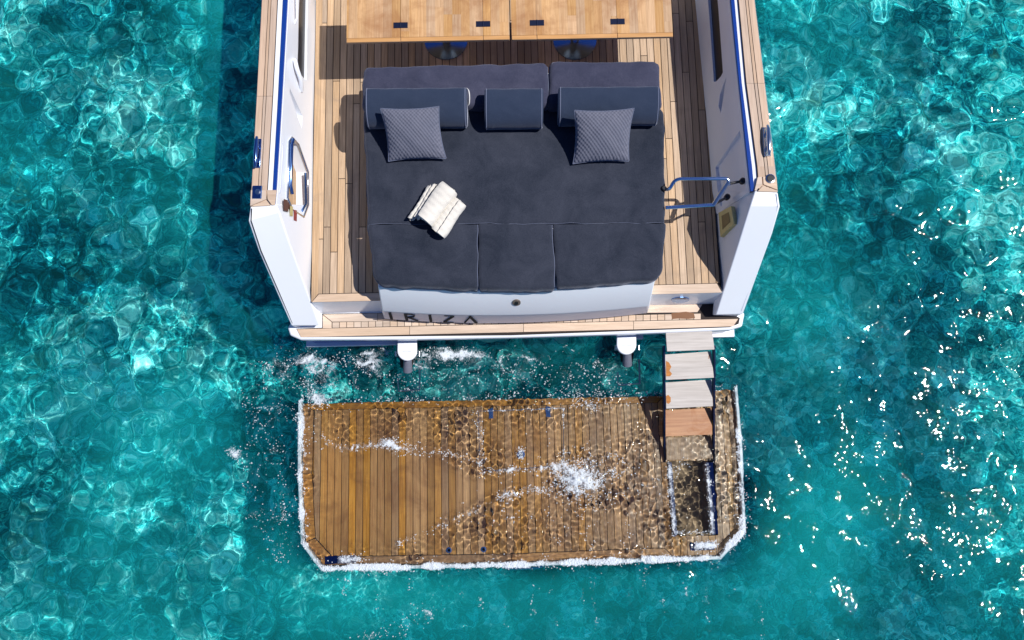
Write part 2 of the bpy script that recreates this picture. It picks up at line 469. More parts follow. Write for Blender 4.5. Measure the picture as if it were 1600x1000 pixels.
# seabed: sand with weed and stones
bx = axis(-8, 8, .06, 200); by = axis(-4, 8, .06, 200)
BX, BY = np.meshgrid(bx, by)
ZB = -1.75
rock = np.clip(samp(FE, BX * 1.1 + 3, BY * 1.1 + 5), -1, 2.2)
bed = grid_mesh('seabed', BX, BY, ZB + .07 * rock + .02 * samp(FD, BX * .5, BY * .5))
bed['kind'] = 'structure'
bed.cycles.is_caustics_receiver = True
def bed_mat():
    m, t, b = new_mat('turquoise_sand_and_weed')
    v = coords(t)
    a = noise(t, v, .55, 5, .6, .4); c = noise(t, v, 2.6, 6, .68, 1.0); d = noise(t, v, 12, 5, .75, 1.4)
    f = math_(t, 'ADD', math_(t, 'ADD', math_(t, 'MULTIPLY', a, .28), math_(t, 'MULTIPLY', c, .42)), math_(t, 'MULTIPLY', d, .30))
    colr = ramp(t, f, [(.40, (.0, .02, .045)), (.46, (.003, .16, .21)), (.51, (.03, .56, .55)), (.58, (.32, .97, .90))])
    # stones and shells of their own tones, and olive weed here and there
    wob = N(t, 'ShaderNodeTexNoise'); wob.inputs['Scale'].default_value = 5; t.links.new(v, wob.inputs['Vector'])
    vv = N(t, 'ShaderNodeVectorMath', operation='MULTIPLY_ADD'); t.links.new(wob.outputs['Color'], vv.inputs[0]); vv.inputs[1].default_value = (.22, .22, 0); t.links.new(v, vv.inputs[2])
    for sc_, lo_, hi_, amt in ((3.2, .62, 1.42, .8), (8.5, .60, 1.40, .8), (19, .58, 1.42, .7)):
        vo = N(t, 'ShaderNodeTexVoronoi'); vo.inputs['Scale'].default_value = sc_; t.links.new(vv.outputs[0], vo.inputs['Vector'])
        sx = N(t, 'ShaderNodeSeparateColor'); t.links.new(vo.outputs['Color'], sx.inputs[0])
        k = math_(t, 'ADD', math_(t, 'MULTIPLY', sx.outputs[0], hi_ - lo_), lo_)
        cb = N(t, 'ShaderNodeCombineColor')
        for q in range(3): t.links.new(k, cb.inputs[q])
        colr = mix(t, amt, colr, cb.outputs[0], 'MULTIPLY')
    ol = noise(t, v, 1.3, 5, .7, .6)
    colr = mix(t, math_(t, 'MULTIPLY', ramp(t, ol, [(.60, (0, 0, 0)), (.68, (1, 1, 1))]), .55), colr, (.045, .13, .06))
    t.links.new(colr, b.inputs['Base Color']); b.inputs['Roughness'].default_value = 1; b.inputs['Specular IOR Level'].default_value = 0
    return m
bed.data.materials.append(bed_mat())

# ================================================================== YACHT
ZC, ZD, ZS = 1.77, 1.0, .60
yacht = empty('motor_yacht', P(800, 300, 0), 'white motor yacht seen from above, teak decks and cap rails, stern towards the sunken platform', 'yacht')
# (py, cap outer, cap inner, coaming inner, wall top, wall foot)
LS = [(-420, 428, 456, 464, 472, 508), (-100, 414, 440, 449, 457, 497), (0, 409, 433.5, 443, 451.5, 494.5), (150, 401, 426, 435.5, 443, 490.5), (290, 393, 418, 427.5, 434.5, 489), (321, 391, 416, 426, 432, 488)]
RS = [(-420, 1134, 1110, 1103, 1095, 1052), (-100, 1168, 1143, 1136, 1128, 1080), (0, 1179, 1154, 1147, 1140, 1089), (130, 1195, 1166, 1158.5, 1153, 1101), (260, 1211, 1183, 1174.5, 1167, 1111), (299, 1215, 1186, 1178, 1171, 1118)]
for S_, side in ((LS, 0), (RS, 1)):
    mb = MB(); cap = MB(); caul = MB(); st = MB(); rings = []
    for q in S_:
        y = q[0]
        a = P(q[1], y, ZC - .02); b = P(q[5], y, ZD)
        Y0 = a[1]
        top = P(q[4], y, ZC - .03)
        rings.append([(a[0], Y0, ZC - .02), (P(q[2], y, ZC - .02)[0], Y0, ZC - .02), (top[0], Y0, ZC - .03), (b[0], Y0, ZD - .02), (a[0], Y0, .3)])
    mb.loft(rings)
    bul = mb.build('bulwark', M['white'], yacht, .008, 30)
    if side == 0: bulL = bul
    else: bulR = bul
    # teak cap: boards along the rail with dark seams between
    for (qa, qb) in zip(S_[:-1], S_[1:]):
        A = [P(qa[1], qa[0], ZC), P(qa[2], qa[0], ZC), P(qb[2], qb[0], ZC), P(qb[1], qb[0], ZC)]
        caul.prism(A, ZC - .025, ZC - .004)
    fr = [(0, .42), (.42, .60), (.60, 1.0)] if side == 0 else [(0, .40), (.40, .58), (.58, 1.0)]
    lerp = lambda a, b, t: tuple(a[i] + (b[i] - a[i]) * t for i in range(3))
    for f0, f1 in fr:
        for k, (qa, qb) in enumerate(zip(S_[:-1], S_[1:])):
            a0, a1 = P(qa[1], qa[0], ZC), P(qa[2], qa[0], ZC); b0, b1 = P(qb[1], qb[0], ZC), P(qb[2], qb[0], ZC)
            g = .02
            q4 = [lerp(a0, a1, f0 + g), lerp(a0, a1, f1 - g), lerp(b0, b1, f1 - g), lerp(b0, b1, f0 + g)]
            if k == 3:
                q4 = [lerp(q4[0], q4[3], .003), lerp(q4[1], q4[2], .003), q4[2], q4[3]]
            cap.prism(q4, ZC - .02, ZC)
    co = caul.build('cap_seam', M['caulk'], yacht)
    cr = cap.build('cap_rail', M['capteak'], yacht, .0)
    # blue inlaid stripe inboard of the coaming
    for (qa, qb) in zip(S_[:-1], S_[1:]):
        st.prism([P(qa[3], qa[0], ZC - .02), P(qa[4] + (-1.5 if side == 0 else 1.5), qa[0], ZC - .02), P(qb[4] + (-1.5 if side == 0 else 1.5), qb[0], ZC - .02), P(qb[3], qb[0], ZC - .02)], ZC - .06, ZC - .008)
    st.build('stripe', M['blueplate'], yacht)
# mitred teak ends of the cap rails
mb = MB()
def pads(quads, z, th=.02):
    for q in quads: mb.prism(inset([p[:2] for p in q], .003), z - th, z)
q = [P(391, 296, ZC + .004), P(414, 296, ZC + .004), P(430, 297, ZC + .004), P(438, 296, ZC + .004), P(430, 321, ZC + .004), P(390, 324, ZC + .004)]
pads([[P(391, 323, ZC), P(392, 297, ZC), P(416, 297, ZC), P(417, 312, ZC)], [P(391, 323.5, ZC), P(417, 312.5, ZC), P(424, 322, ZC)],
      [P(417, 297, ZC), P(433, 297, ZC), P(430, 321, ZC), P(425, 321.5, ZC), P(418, 312, ZC)]], ZC + .012)
mb.build('cap_rail_end', M['crossteak'], yacht, .002)
mb = MB()
pads([[P(1183, 277, ZC), P(1190, 276, ZC), P(1191, 289, ZC), P(1181, 299, ZC), P(1178, 298, ZC)], [P(1191, 276, ZC), P(1213, 276, ZC), P(1215, 298, ZC), P(1192, 289, ZC)],
      [P(1182, 300, ZC), P(1191.5, 290, ZC), P(1215, 299, ZC), P(1215, 301, ZC)]], ZC + .012)
mb.build('cap_rail_end', M['crossteak'], yacht, .002)

# sloping stern wings
def wing(out, inn, foot, zs, zf):
    mb = MB(); rings = []
    for o, i, f, z, zz in zip(out, inn, foot, zs, zf):
        a = P(*o, z); b = P(*i, z); c = P(*f, zz)
        rings.append([a, b, c, (a[0] * .985, a[1], .5)])
    mb.loft(rings); return mb.build('stern_wing', M['white'], yacht, .012, 25, 3)
wing([(391, 322), (388, 345), (404, 392), (455, 509)], [(431, 319), (437, 332), (452, 378), (499, 509)],
     [(488, 319), (488, 338), (487.5, 385), (503, 500)], [ZC, ZC - .03, 1.5, .74], [ZD - .02, ZD - .02, ZD - .02, ZS])
wing([(1215.5, 300), (1219, 322), (1207, 364), (1161, 491)], [(1180, 298), (1172, 322), (1155, 376), (1118, 492)],
     [(1117, 298), (1119, 322), (1123, 380), (1113, 492)], [ZC, ZC - .03, 1.5, .74], [ZD - .02, ZD - .02, ZD - .02, ZS])
# dark pinstripe gap beside the port wing edge
mb = MB()
pth = [(393.5, 326, ZC), (392.5, 345, ZC - .03), (408, 392, 1.5), (457, 505, .76)]
mb.tube([Vector(P(*p)) + Vector((0, 0, .004)) for p in pth], .005, 6)
mb.build('wing_groove', M['dark'], yacht)
mb = MB()
pth = [(1213, 303, ZC), (1215, 322, ZC - .03), (1203, 362, 1.5), (1158, 486, .77)]
mb.tube([Vector(P(*p)) + Vector((0, 0, .002)) for p in pth], .004, 6)
mb.build('wing_groove', M['greywhite'], yacht)

# hull below the deck
mb = MB()
top = [P(428, -420, 1.0), P(403, 0, 1.0), P(391, 200, 1.0), P(392, 345, 1.0), P(470, 500, 1.0), P(1148, 486, 1.0), P(1206, 345, 1.0), P(1209, 300, 1.0), P(1184, 0, 1.0), P(1142, -420, 1.0)]
def zz(pts, z, s): return [((p[0] * s), p[1], z) for p in pts]
t2 = []
for p, q in zip(top, [428, 409, 397, 388, 450, 1165, 1219, 1215, 1179, 1134]): t2.append(p)
cz = [P(428, -420, ZC), P(411, 0, ZC), P(397, 200, ZC), P(391, 340, ZC)]; ce = [P(1216, 340, ZC), P(1214, 300, ZC), P(1178, 0, ZC), P(1134, -420, ZC)]
RA = [(p[0] * .99, p[1], .93) for p in cz + [P(446, 448, .93), P(1166, 436, .93)] + ce]
mb.prism(RA, .49, .93)
cz = cz + [P(462, 506, .48), P(1152, 491, .48)] + ce
R0 = [(p[0] * .99, p[1], .48) for p in cz]; R1 = [(p[0] * .965, p[1], .0) for p in cz]; R2 = [(p[0] * .93, p[1], -1.3) for p in cz]
mb.loft([R0[::-1], R1[::-1], R2[::-1]])
hull = mb.build('hull', M['white'], yacht, .0, 30)

# teak cockpit deck
mb = MB()
DE = [P(497, -420, ZD), P(494, 0, ZD), P(489, 300, ZD), P(486, 472, ZD), P(1128, 457, ZD), P(1113, 260, ZD), P(1089, 0, ZD), P(1060, -420, ZD)]
mb.prism(DE, ZD - .06, ZD - .008)
mb.build('deck_base', M['caulk'], yacht)
mb = MB()
inner = [P(507, -420, ZD), P(504, 0, ZD), P(499, 300, ZD), P(497, 459, ZD), P(800, 451, ZD), P(1124, 442, ZD), P(1112.5, 260, ZD), P(1088.5, 0, ZD), P(1059.5, -420, ZD)]
planks(mb, inner, .0735, .0075, ZD, .012, joint=(1.5, 3.2))
mb.build('deck_planks', M['deckteak'], yacht)
mb = MB()
g = .0045
for q in ([P(497, -420, ZD), P(507, -420, ZD), P(504, 0, ZD), P(499, 300, ZD), P(497, 459, ZD), P(486.5, 472, ZD), P(489, 300, ZD), P(494, 0, ZD)],):
    mb.prism(q, ZD - .015, ZD)
mb.build('deck_margin', M['deckteak'], yacht)
mb = MB()
for q in ([P(487.5, 472, ZD), P(498, 460, ZD), P(800, 452, ZD), P(800, 465, ZD)], [P(800.6, 465, ZD), P(800.6, 452, ZD), P(1120, 443, ZD), P(1128, 457, ZD)]):
    mb.prism(q, ZD - .015, ZD)
mb.build('deck_margin', M['crossteak'], yacht)

# riser between cockpit deck and stern step
mb = MB()
mb.loft([[P(486, 472.4, ZD - .012), P(1128, 457.4, ZD - .012), P(1128, 440, ZD - .08), P(486, 455, ZD - .08)],
         [P(503, 490.5, ZS - .02), P(1114, 475.5, ZS - .02), P(1114, 440, ZS - .02), P(503, 455, ZS - .02)]])
mb.build('step_riser', M['white'], yacht, .004)
def oval(mb, c, ex, ey, th, n=20):
    c = Vector(c); ex = Vector(ex); ey = Vector(ey); nn = ex.cross(ey).normalized()
    r0 = [c + ex * math.cos(2 * math.pi * k / n) + ey * math.sin(2 * math.pi * k / n) for k in range(n)]
    mb.loft([[p - nn * th for p in r0], [p + nn * th for p in r0]])
a = Vector(P(1063, 458.9, ZD - .012)); b = Vector(P(1063, 477, ZS - .02)); dn = (b - a).normalized()
mb = MB(); oval(mb, (a + b) / 2 + Vector((0, -.004, .004)), Vector((AX[0], AX[1], 0)) * .095, dn * .045 * 2.2, .004)
mb.build('step_vent', M['bluesteel'], yacht)  # oval vent in the riser

# stern step with its teak
STEP = [P(*q, ZS) for q in [(449, 512), (453, 524), (470, 531), (640, 530.5), (800, 527.5), (980, 522), (1141, 515.5), (1160, 510), (1164, 489), (1120, 470), (1010, 468), (590, 480), (500, 484), (456, 500)]]
mb = MB(); mb.prism([p[:2] for p in STEP], ZS - .11, ZS)
mb.build('stern_step', M['white'], yacht, .02, 30, 3)
mb = MB()
mb.prism([P(*q, ZS)[:2] for q in [(463, 513.5), (472, 527), (800, 524), (1140, 511.5), (1154, 506), (1156, 497), (1115, 474), (1020, 474), (590, 489), (503.5, 490), (503.5, 512)]], ZS - .01, ZS + .003)
mb.build('step_seam', M['caulk'], yacht)
mb = MB()
zt = ZS + .009
def piece(*q, ins=.0025): mb.prism(inset([P(*p, zt)[:2] for p in q], ins), zt - .012, zt)
for x0, x1 in ((463, 640), (640, 818), (818, 990), (990, 1154)):
    yt = lambda x: 514.0 - (x - 463) * .0233; yb = lambda x: 527.2 - (x - 463) * .0232
    l = 463 if x0 > 463 else 463
    piece((x0, yt(x0)), (x1, yt(x1)), (x1 - (8 if x1 == 1154 else 0), yb(x1) - (1 if x1 == 1154 else 0)), (x0 + (7 if x0 == 463 else 0), yb(x0)))
piece((504, 491), (590, 489), (590, 502), (519, 503))
piece((504, 491.5), (518.5, 503), (518.5, 513), (504, 513))
piece((1008, 476.5), (1098, 475), (1090, 488), (1008, 489))
piece((590, 489), (620, 489), (620, 502), (590, 502)); piece((980, 477), (1008, 476.5), (1008, 489), (980, 489.5))
x = 519.0
while x < 1090:
    yt = lambda x: 503.2 - (x - 519) * .0237; yb = lambda x: 512.6 - (x - 519) * .0233
    piece((x, yt(x)), (x + 11.3, yt(x + 11.3)), (x + 11.3, yb(x + 11.3)), (x, yb(x)), ins=.0032)
    x += 11.3
mb.build('step_teak', M['crossteak'], yacht)
mb = MB()
wp = [(1049, 489.5), (1060, 488.2), (1072, 487), (1084, 489), (1086, 497), (1075, 498.3), (1060, 497.6), (1050, 498.6)]
mb.prism([P(*p, zt)[:2] for p in wp], zt - .004, zt + .0018)
mb.build('wet_patch', flat_mat('soaked_teak', (.20, .075, .02), .3), yacht)
# hull under the step: blue face port and starboard, black block in between
mb = MB()
for x0, x1 in ((478, 622), (978, 1040), (1108, 1144)):
    yy = lambda x: 533 - (x - 478) * .0235
    a = P(x0, yy(x0) - 4.5, .5); b = P(x1, yy(x1) - 4.5, .5)
    mb = MB(); mb.prism([a[:2], b[:2], (b[0], b[1] + .5), (a[0], a[1] + .5)], -.4, .485)
    mb.build('transom_face', M['navy'], yacht, .006)
for x0, x1 in ((478, 622), (978, 1005), (1112, 1148)):
    yy = lambda x: 542 - (x - 478) * .0235
    a = P(x0, yy(x0), .12); b = P(x1, yy(x1), .12)
    mb = MB(); mb.prism([a[:2], b[:2], (b[0], b[1] + .12), (a[0], a[1] + .12)], .07, .12)
    mb.build('rubbing_strake', M['white'], yacht, .008)
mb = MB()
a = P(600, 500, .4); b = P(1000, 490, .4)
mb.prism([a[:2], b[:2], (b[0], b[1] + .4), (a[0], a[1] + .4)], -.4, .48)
mb.build('transom_shade_block', M['dark'], yacht)  # black colour stands for the shade inside the opening

# sunbed base and sloping transom door with the name
ZM = 1.50                                              # top of the mattress
mb = MB()
mb.prism([P(580, 118, 1.33)[:2], P(1022, 110, 1.33)[:2], P(1028, 425, 1.33)[:2], P(588, 435, 1.33)[:2]], ZD - .005, 1.33)
mb.build('sunbed_base', M['white'], yacht, .02)
mb = MB(); rings = []
for i in range(25):
    f = i / 24
    xt = 591 + (1023 - 591) * f; arc = 1 - (2 * f - 1) ** 2
    yt = 448 + (439 - 448) * f + 10 * arc
    xb = 600 + (1012 - 600) * f; ym = 486 + (478 - 486) * f + 10 * arc
    yb = 497.5 + (488.5 - 497.5) * f + 11 * arc
    r = .012 + .02 * (abs(2 * f - 1) ** 12)
    rings.append([P(xt, yt - 40, 1.33), P(xt, yt, 1.34), P(xt, yt + 2, 1.325), P(xb - 3 * (1 - 2 * f), ym - 1, 1.02), P(xb - 2 * (1 - 2 * f), ym + .5, .99), P(xb, yb, .66), P(xb, yb - 1.0, .63), P(xb, yb - 30, .63)])
mb.loft(rings)
mb.build('transom_door', M['white'], yacht, .01, 30, 2)
# lower band frame for lettering: local point on the band
def band(px, t, off=.004):
    f = (px - 600) / 412.0; arc = 1 - (2 * f - 1) ** 2
    ym = 486.5 + (478.5 - 486.5) * f + 10 * arc; yb = 497.5 + (488.5 - 497.5) * f + 11 * arc
    a = Vector(P(px, ym, .99)); b = Vector(P(px, yb, .66)); n = Vector((0, -(a.z - b.z), (a.y - b.y))).normalized()
    if n.y > 0: n = -n
    return b + (a - b) * t + n * off
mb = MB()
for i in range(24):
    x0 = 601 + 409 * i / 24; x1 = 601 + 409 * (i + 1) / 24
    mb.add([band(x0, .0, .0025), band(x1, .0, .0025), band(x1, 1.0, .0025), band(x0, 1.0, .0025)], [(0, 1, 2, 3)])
mb.build('door_band_shade', M['greywhite'], yacht)  # shade of the steep lower band put into its grey colour
def stroke(mb, pts, wd):
    """flat stroke on the band: pts (px, t); wd stroke width in photo px"""
    for (xa, ta), (xb, tb) in zip(pts[:-1], pts[1:]):
        dx, dt = xb - xa, (tb - ta) * 26
        l = math.hypot(dx, dt); nx_, nt_ = -dt / l * wd / 2, dx / l * wd / 2 / 26
        q = [band(xa + nx_, ta + nt_, .003), band(xb + nx_, tb + nt_, .004), band(xb - nx_, tb - nt_, .004), band(xa - nx_, ta - nt_, .004)]
        k = [band(xa + nx_, ta + nt_, .013), band(xb + nx_, tb + nt_, .013), band(xb - nx_, tb - nt_, .013), band(xa - nx_, ta - nt_, .013)]
        mb.loft([q, k])
letters = {'i': [([(609, .97), (612, .08)], 4.2)],
           'r': [([(633, .97), (636, .08)], 4.2), ([(634, .95), (644, .93), (648, .80), (646, .62), (636, .50)], 1.6), ([(638, .52), (645, .32), (653, .10)], 3.0)],
           'i2': [([(671.5, .97), (673.5, .08)], 4.2)],
           'z': [([(694, .95), (709, .95)], .9), ([(708.5, .93), (694, .10)], 3.6), ([(693, .08), (709, .08)], .9)],
           'a': [([(726, .08), (735.5, .95)], 1.8), ([(734, .97), (744.5, .08)], 4.2)]}
for k, ss_ in letters.items():
    mb = MB()
    for pts, wd in ss_: stroke(mb, pts, wd)
    mb.build('name_letter', M['ink'], yacht)
c = P(807, 471, 1.07)
mb = MB(); a = Vector(P(807, 462, 1.265)); b = Vector(P(807, 482, 1.095)); dn = (b - a).normalized()
oval(mb, (a + b) / 2 + Vector((0, -.006, .008)), (.042, 0, 0), dn * .046, .006)
lk = mb.build('door_lock', flat_mat('bronze_grey', (.16, .13, .11), .35), yacht, .002, 30)
mb = MB(); oval(mb, (a + b) / 2 + Vector((0, -.014, .014)), (.018, 0, 0), dn * .022, .005)
mb.build('keyhole', M['dark'], lk)

# bulwark pockets: cut real recesses
def cut(obj, cutters):
    for cmb in cutters:
        c = cmb.build('cutter', M['dark'], None)
        md = obj.modifiers.new('cut', 'BOOLEAN'); md.operation = 'DIFFERENCE'; md.object = c; md.solver = 'EXACT'
        bpy.context.view_layer.update()
        dg = bpy.context.evaluated_depsgraph_get()
        me = bpy.data.meshes.new_from_object(obj.evaluated_get(dg))
        obj.modifiers.clear(); obj.data = me
        bpy.data.objects.remove(c)
for bobj in (bulL, bulR): bobj.modifiers.clear()
def wallpt(side, py, t):
    """point on the inboard wall face at photo row py; t 0 foot .. 1 top"""
    S_ = RS if side else LS
    for qa, qb in zip(S_[:-1], S_[1:]):
        if qa[0] <= py <= qb[0] or qb is S_[-1]:
            f = (py - qa[0]) / (qb[0] - qa[0]); break
    tp = qa[4] + (qb[4] - qa[4]) * f; ft = qa[5] + (qb[5] - qa[5]) * f
    a = Vector(P(tp, py, ZC - .03)); b = Vector(P(ft, py, ZD)); b.y = a.y
    return b + (a - b) * t
def wallquad(side, pts, depth, proud=.02):
    rr = [wallpt(side, *p) for p in pts]
    n = Vector((1 if side == 0 else -1, 0, .15)).normalized()
    mb = MB(); mb.loft([[p - n * depth for p in rr], [p + n * proud for p in rr]]); return mb
slotL = [(-60, .32), (-60, .66), (86, .62), (89, .55), (89, .33), (86, .27)]
slotR = [(-60, .42), (-60, .70), (92, .62), (95, .55), (95, .40), (92, .33)]
pockL = [(128, .82), (134, .82), (172, .38), (150, .36)]
pockR = [(104, .70), (150, .45), (135, .40), (120, .48)]
boxL = [(202, .72), (212, .80), (300, .76), (314, .62), (314, .28), (290, .16), (235, .18), (204, .52)]
boxR = [(200, .92), (226, .15), (292, .15), (292, .92)]
cut(bulL, [wallquad(0, slotL, .10), wallquad(0, pockL, .06), wallquad(0, boxL, .12)])
cut(bulR, [wallquad(1, slotR, .10), wallquad(1, pockR, .06), wallquad(1, boxR, .035)])
def plate(side, pts, depth, name, mat, par=yacht, th=.003):
    rr = [wallpt(side, *p) for p in pts]; n = Vector((1 if side == 0 else -1, 0, .15)).normalized()
    mb = MB(); mb.loft([[p - n * depth for p in rr], [p - n * (depth - th) for p in rr]]); return mb.build(name, mat, par)
sh = lambda pts, k: [(sum(p[0] for p in pts) / len(pts) * (1 - k) + p[0] * k, sum(p[1] for p in pts) / len(pts) * (1 - k) + p[1] * k) for p in pts]
plate(0, sh(slotL, .97), .097, 'slot_lining', M['dark']); plate(1, sh(slotR, .97), .097, 'slot_lining', M['dark'])
plate(0, sh(slotL, .97), .03, 'slot_window', M['dark']); plate(1, sh(slotR, .97), .03, 'slot_window', M['dark'])
plate(0, sh([(130, .76), (134, .76), (150, .52), (145, .50)], .9), .055, 'pocket_lining', M['greywhite'])
plate(0, [(150, .60), (160, .58), (164, .48), (152, .46)], .05, 'speaker', M['dark'])
plate(1, [(122, .60), (134, .56), (142, .48), (126, .48)], .05, 'speaker', M['navy'])
# port locker: chrome frame, teak step inside
def wall_tube(side, pts, r, name, mat, off=.012, close=True, par=yacht):
    n = Vector((1 if side == 0 else -1, 0, .15)).normalized()
    pp = [wallpt(side, *p) + n * off for p in pts]
    if close: pp = pp + [pp[0]]
    mb = MB(); mb.tube(pp, r, 8); return mb.build(name, mat, par, 0, 50)
plate(0, sh(boxL, .96), .115, 'locker_back', M['deckteak'])
lf = wall_tube(0, boxL, .012, 'locker_frame', M['steel'])
wall_tube(0, [(206, .74), (216, .78), (280, .76), (292, .70)], .018, 'grab_bar', M['bluesteel'], .035, False)
wall_tube(0, [(240, .26), (290, .22), (305, .32)], .014, 'grab_bar', M['bluesteel'], .01, False)
wall_tube(0, [(222, .96), (228, .93), (290, .93), (300, .95)], .008, 'trim_line', M['greywhite'], .0, False)
plate(0, [(306, .80), (317, .78), (317, .60), (306, .62)], -.004, 'notice', M['brown'])
# decals on the wing wall
def decal(pts, zs_, name, mat):
    mb = MB(); rr = [Vector(P(px, py, z)) for (px, py), z in zip(pts, zs_)]
    n = Vector((.9, 0, .45)).normalized(); mb.loft([[p + n * .001 for p in rr], [p + n * .006 for p in rr]]); return mb.build(name, mat, yacht)
decal([(443, 311), (449, 313), (450, 331), (443, 329)], [1.68, 1.58, 1.58, 1.68], 'notice', M['brown'])
decal([(459, 328), (463.5, 329), (463, 346), (459, 344)], [1.44, 1.36, 1.36, 1.44], 'notice', M['red'])
decal([(453, 322), (457, 323), (457, 338), (453, 337)], [1.54, 1.47, 1.47, 1.54], 'notice', M['cream'])
# white grab handle
n = Vector((1, 0, .15)).normalized()
mb = MB(); mb.tube(smooth_path([wallpt(0, 78, .72) + n * .005, wallpt(0, 84, .78) + n * .03, wallpt(0, 94, .74) + n * .04, wallpt(0, 105, .60) + n * .04, wallpt(0, 113, .45) + n * .005], 5), .022, 10)
mb.build('grab_handle', M['white'], yacht, 0, 60)
mb = MB(); mb.tube([wallpt(0, -20, .85) + n * .03, wallpt(0, 16, .80) + n * .03, wallpt(0, 22, .76) + n * .0], .012, 8)
mb.build('grab_handle', M['white'], yacht, 0, 60)
# starboard shower box
mb = MB()
def wwall(px, py, z, off=0.0): return Vector(P(px, py, z)) + Vector((-1, 0, .35)).normalized() * off
rr = [wwall(1124, 333, 1.20), wwall(1144, 322, 1.48), wwall(1149, 350, 1.44), wwall(1127, 371, 1.12)]
mb.loft([[p + Vector((.03, 0, -.01)) for p in rr], [p + Vector((-.015, 0, .012)) for p in rr]])
sb_ = mb.build('shower_box', M['cream'], yacht, .006)
ctr = sum(rr, Vector()) / 4; r2 = [ctr + (p - ctr) * .55 + Vector((-.017, 0, .013)) for p in rr]
mb = MB(); mb.loft([[p - Vector((-.01, 0, .01)) for p in r2], r2]); mb.build('shower_door', flat_mat('brass_brown', (.22, .16, .06)), sb_)

# cleats and fairleads on the cap rails
def cleat(c, ln, mat, side):
    mb = MB(); x, y, z = c
    dx, dy = AY[0], AY[1]
    mb.prism([(x - .035, y - ln / 2), (x + .03, y - ln / 2), (x + .03, y + ln / 2), (x - .035, y + ln / 2)], z, z + .012)
    for s in (-.25, .25):
        mb.prism([(x - .015, y + s * ln - .02), (x + .015, y + s * ln - .02), (x + .015, y + s * ln + .02), (x - .015, y + s * ln + .02)], z + .01, z + .055)
    mb.tube([(x - .002, y - ln * .52, z + .05), (x, y - ln * .35, z + .062), (x, y, z + .065), (x, y + ln * .35, z + .062), (x - .002, y + ln * .52, z + .05)], [.012, .02, .024, .02, .012], 10)
    return mb.build('cleat', mat, yacht, .004, 40)
cleat(P(403, 240, ZC), .29, M['bluesteel'], 0)
cleat(P(1198, 222, ZC), .29, M['steel'], 1)
c = P(402.5, 301, ZC)
mb = MB(); mb.prism([(c[0] - .045, c[1] - .065), (c[0] + .045, c[1] - .065), (c[0] + .045, c[1] + .065), (c[0] - .045, c[1] + .065)], c[2], c[2] + .022)
fl = mb.build('fairlead', M['bluesteel'], yacht, .008)
mb = MB(); mb.lathe((c[0] + .01, c[1], c[2] + .02), [(.028, 0), (.028, .008), (.016, .012)], 16); mb.build('fairlead_ring', M['steel'], fl)
c = P(1203, 280, ZC)
mb = MB(); mb.lathe(c, [(.046, 0), (.046, .018), (.034, .022)], 20); fl = mb.build('fairlead', M['steel'], yacht, 0, 40)
mb = MB(); mb.lathe((c[0], c[1], c[2] + .018), [(.036, 0), (.036, .008), (.03, .009)], 20); mb.build('fairlead_hole', M['dark'], fl)
# unseen box added forward to shade the deck at the top edge
mb = MB(); mb.prism([P(541, -75, 1.75)[:2], P(1052, -84, 1.75)[:2], P(1052, -260, 1.75)[:2], P(541, -250, 1.75)[:2]], 1.0, 1.75)
mb.build('shade_box', M['white'], yacht, .03)

# ================================================================== GUARD RAIL
hr = empty('folding_handrail', P(1120, 300, ZD), 'stainless steel U shaped handrail folded out over the starboard side deck', 'handrail')
mb = MB(); zt_ = 1.62
mb.tube(corner_path([P(1040, 296, 1.50), P(1046, 296, 1.56), P(1055, 279.5, zt_), P(1138, 279, zt_), P(1139, 290, zt_ - .02)], .06), .017, 12)
mb.build('upper_tube', M['railsteel'], hr, 0, 60)
mb = MB(); mb.tube([P(1040, 324.5, 1.5), P(1116, 320, 1.52)], .019, 12); mb.build('lower_tube', M['railsteel'], hr, 0, 60)
mb = MB(); mb.tube([P(1138.5, 284, zt_), P(1114.5, 321, 1.52)], .022, 12); mb.build('end_post', M['steel'], hr, 0, 60)
for a_, b_ in (((1139, 287, 1.6), (1160, 283, 1.60)), ((1118, 318, 1.52), (1136, 308, 1.40))):
    mb = MB(); mb.tube([P(*a_), P(*b_)], .013, 8); mb.lathe(P(*b_), [(.03, -.02), (.03, .02), (.02, .03)], 12); mb.build('bracket', M['dark'], hr, 0, 50)
mb = MB(); mb.lathe(P(1037, 295, 1.50), [(.015, -.02), (.027, -.01), (.03, .01), (.018, .03)], 14); mb.build('end_knob', M['dark'], hr, 0, 50)

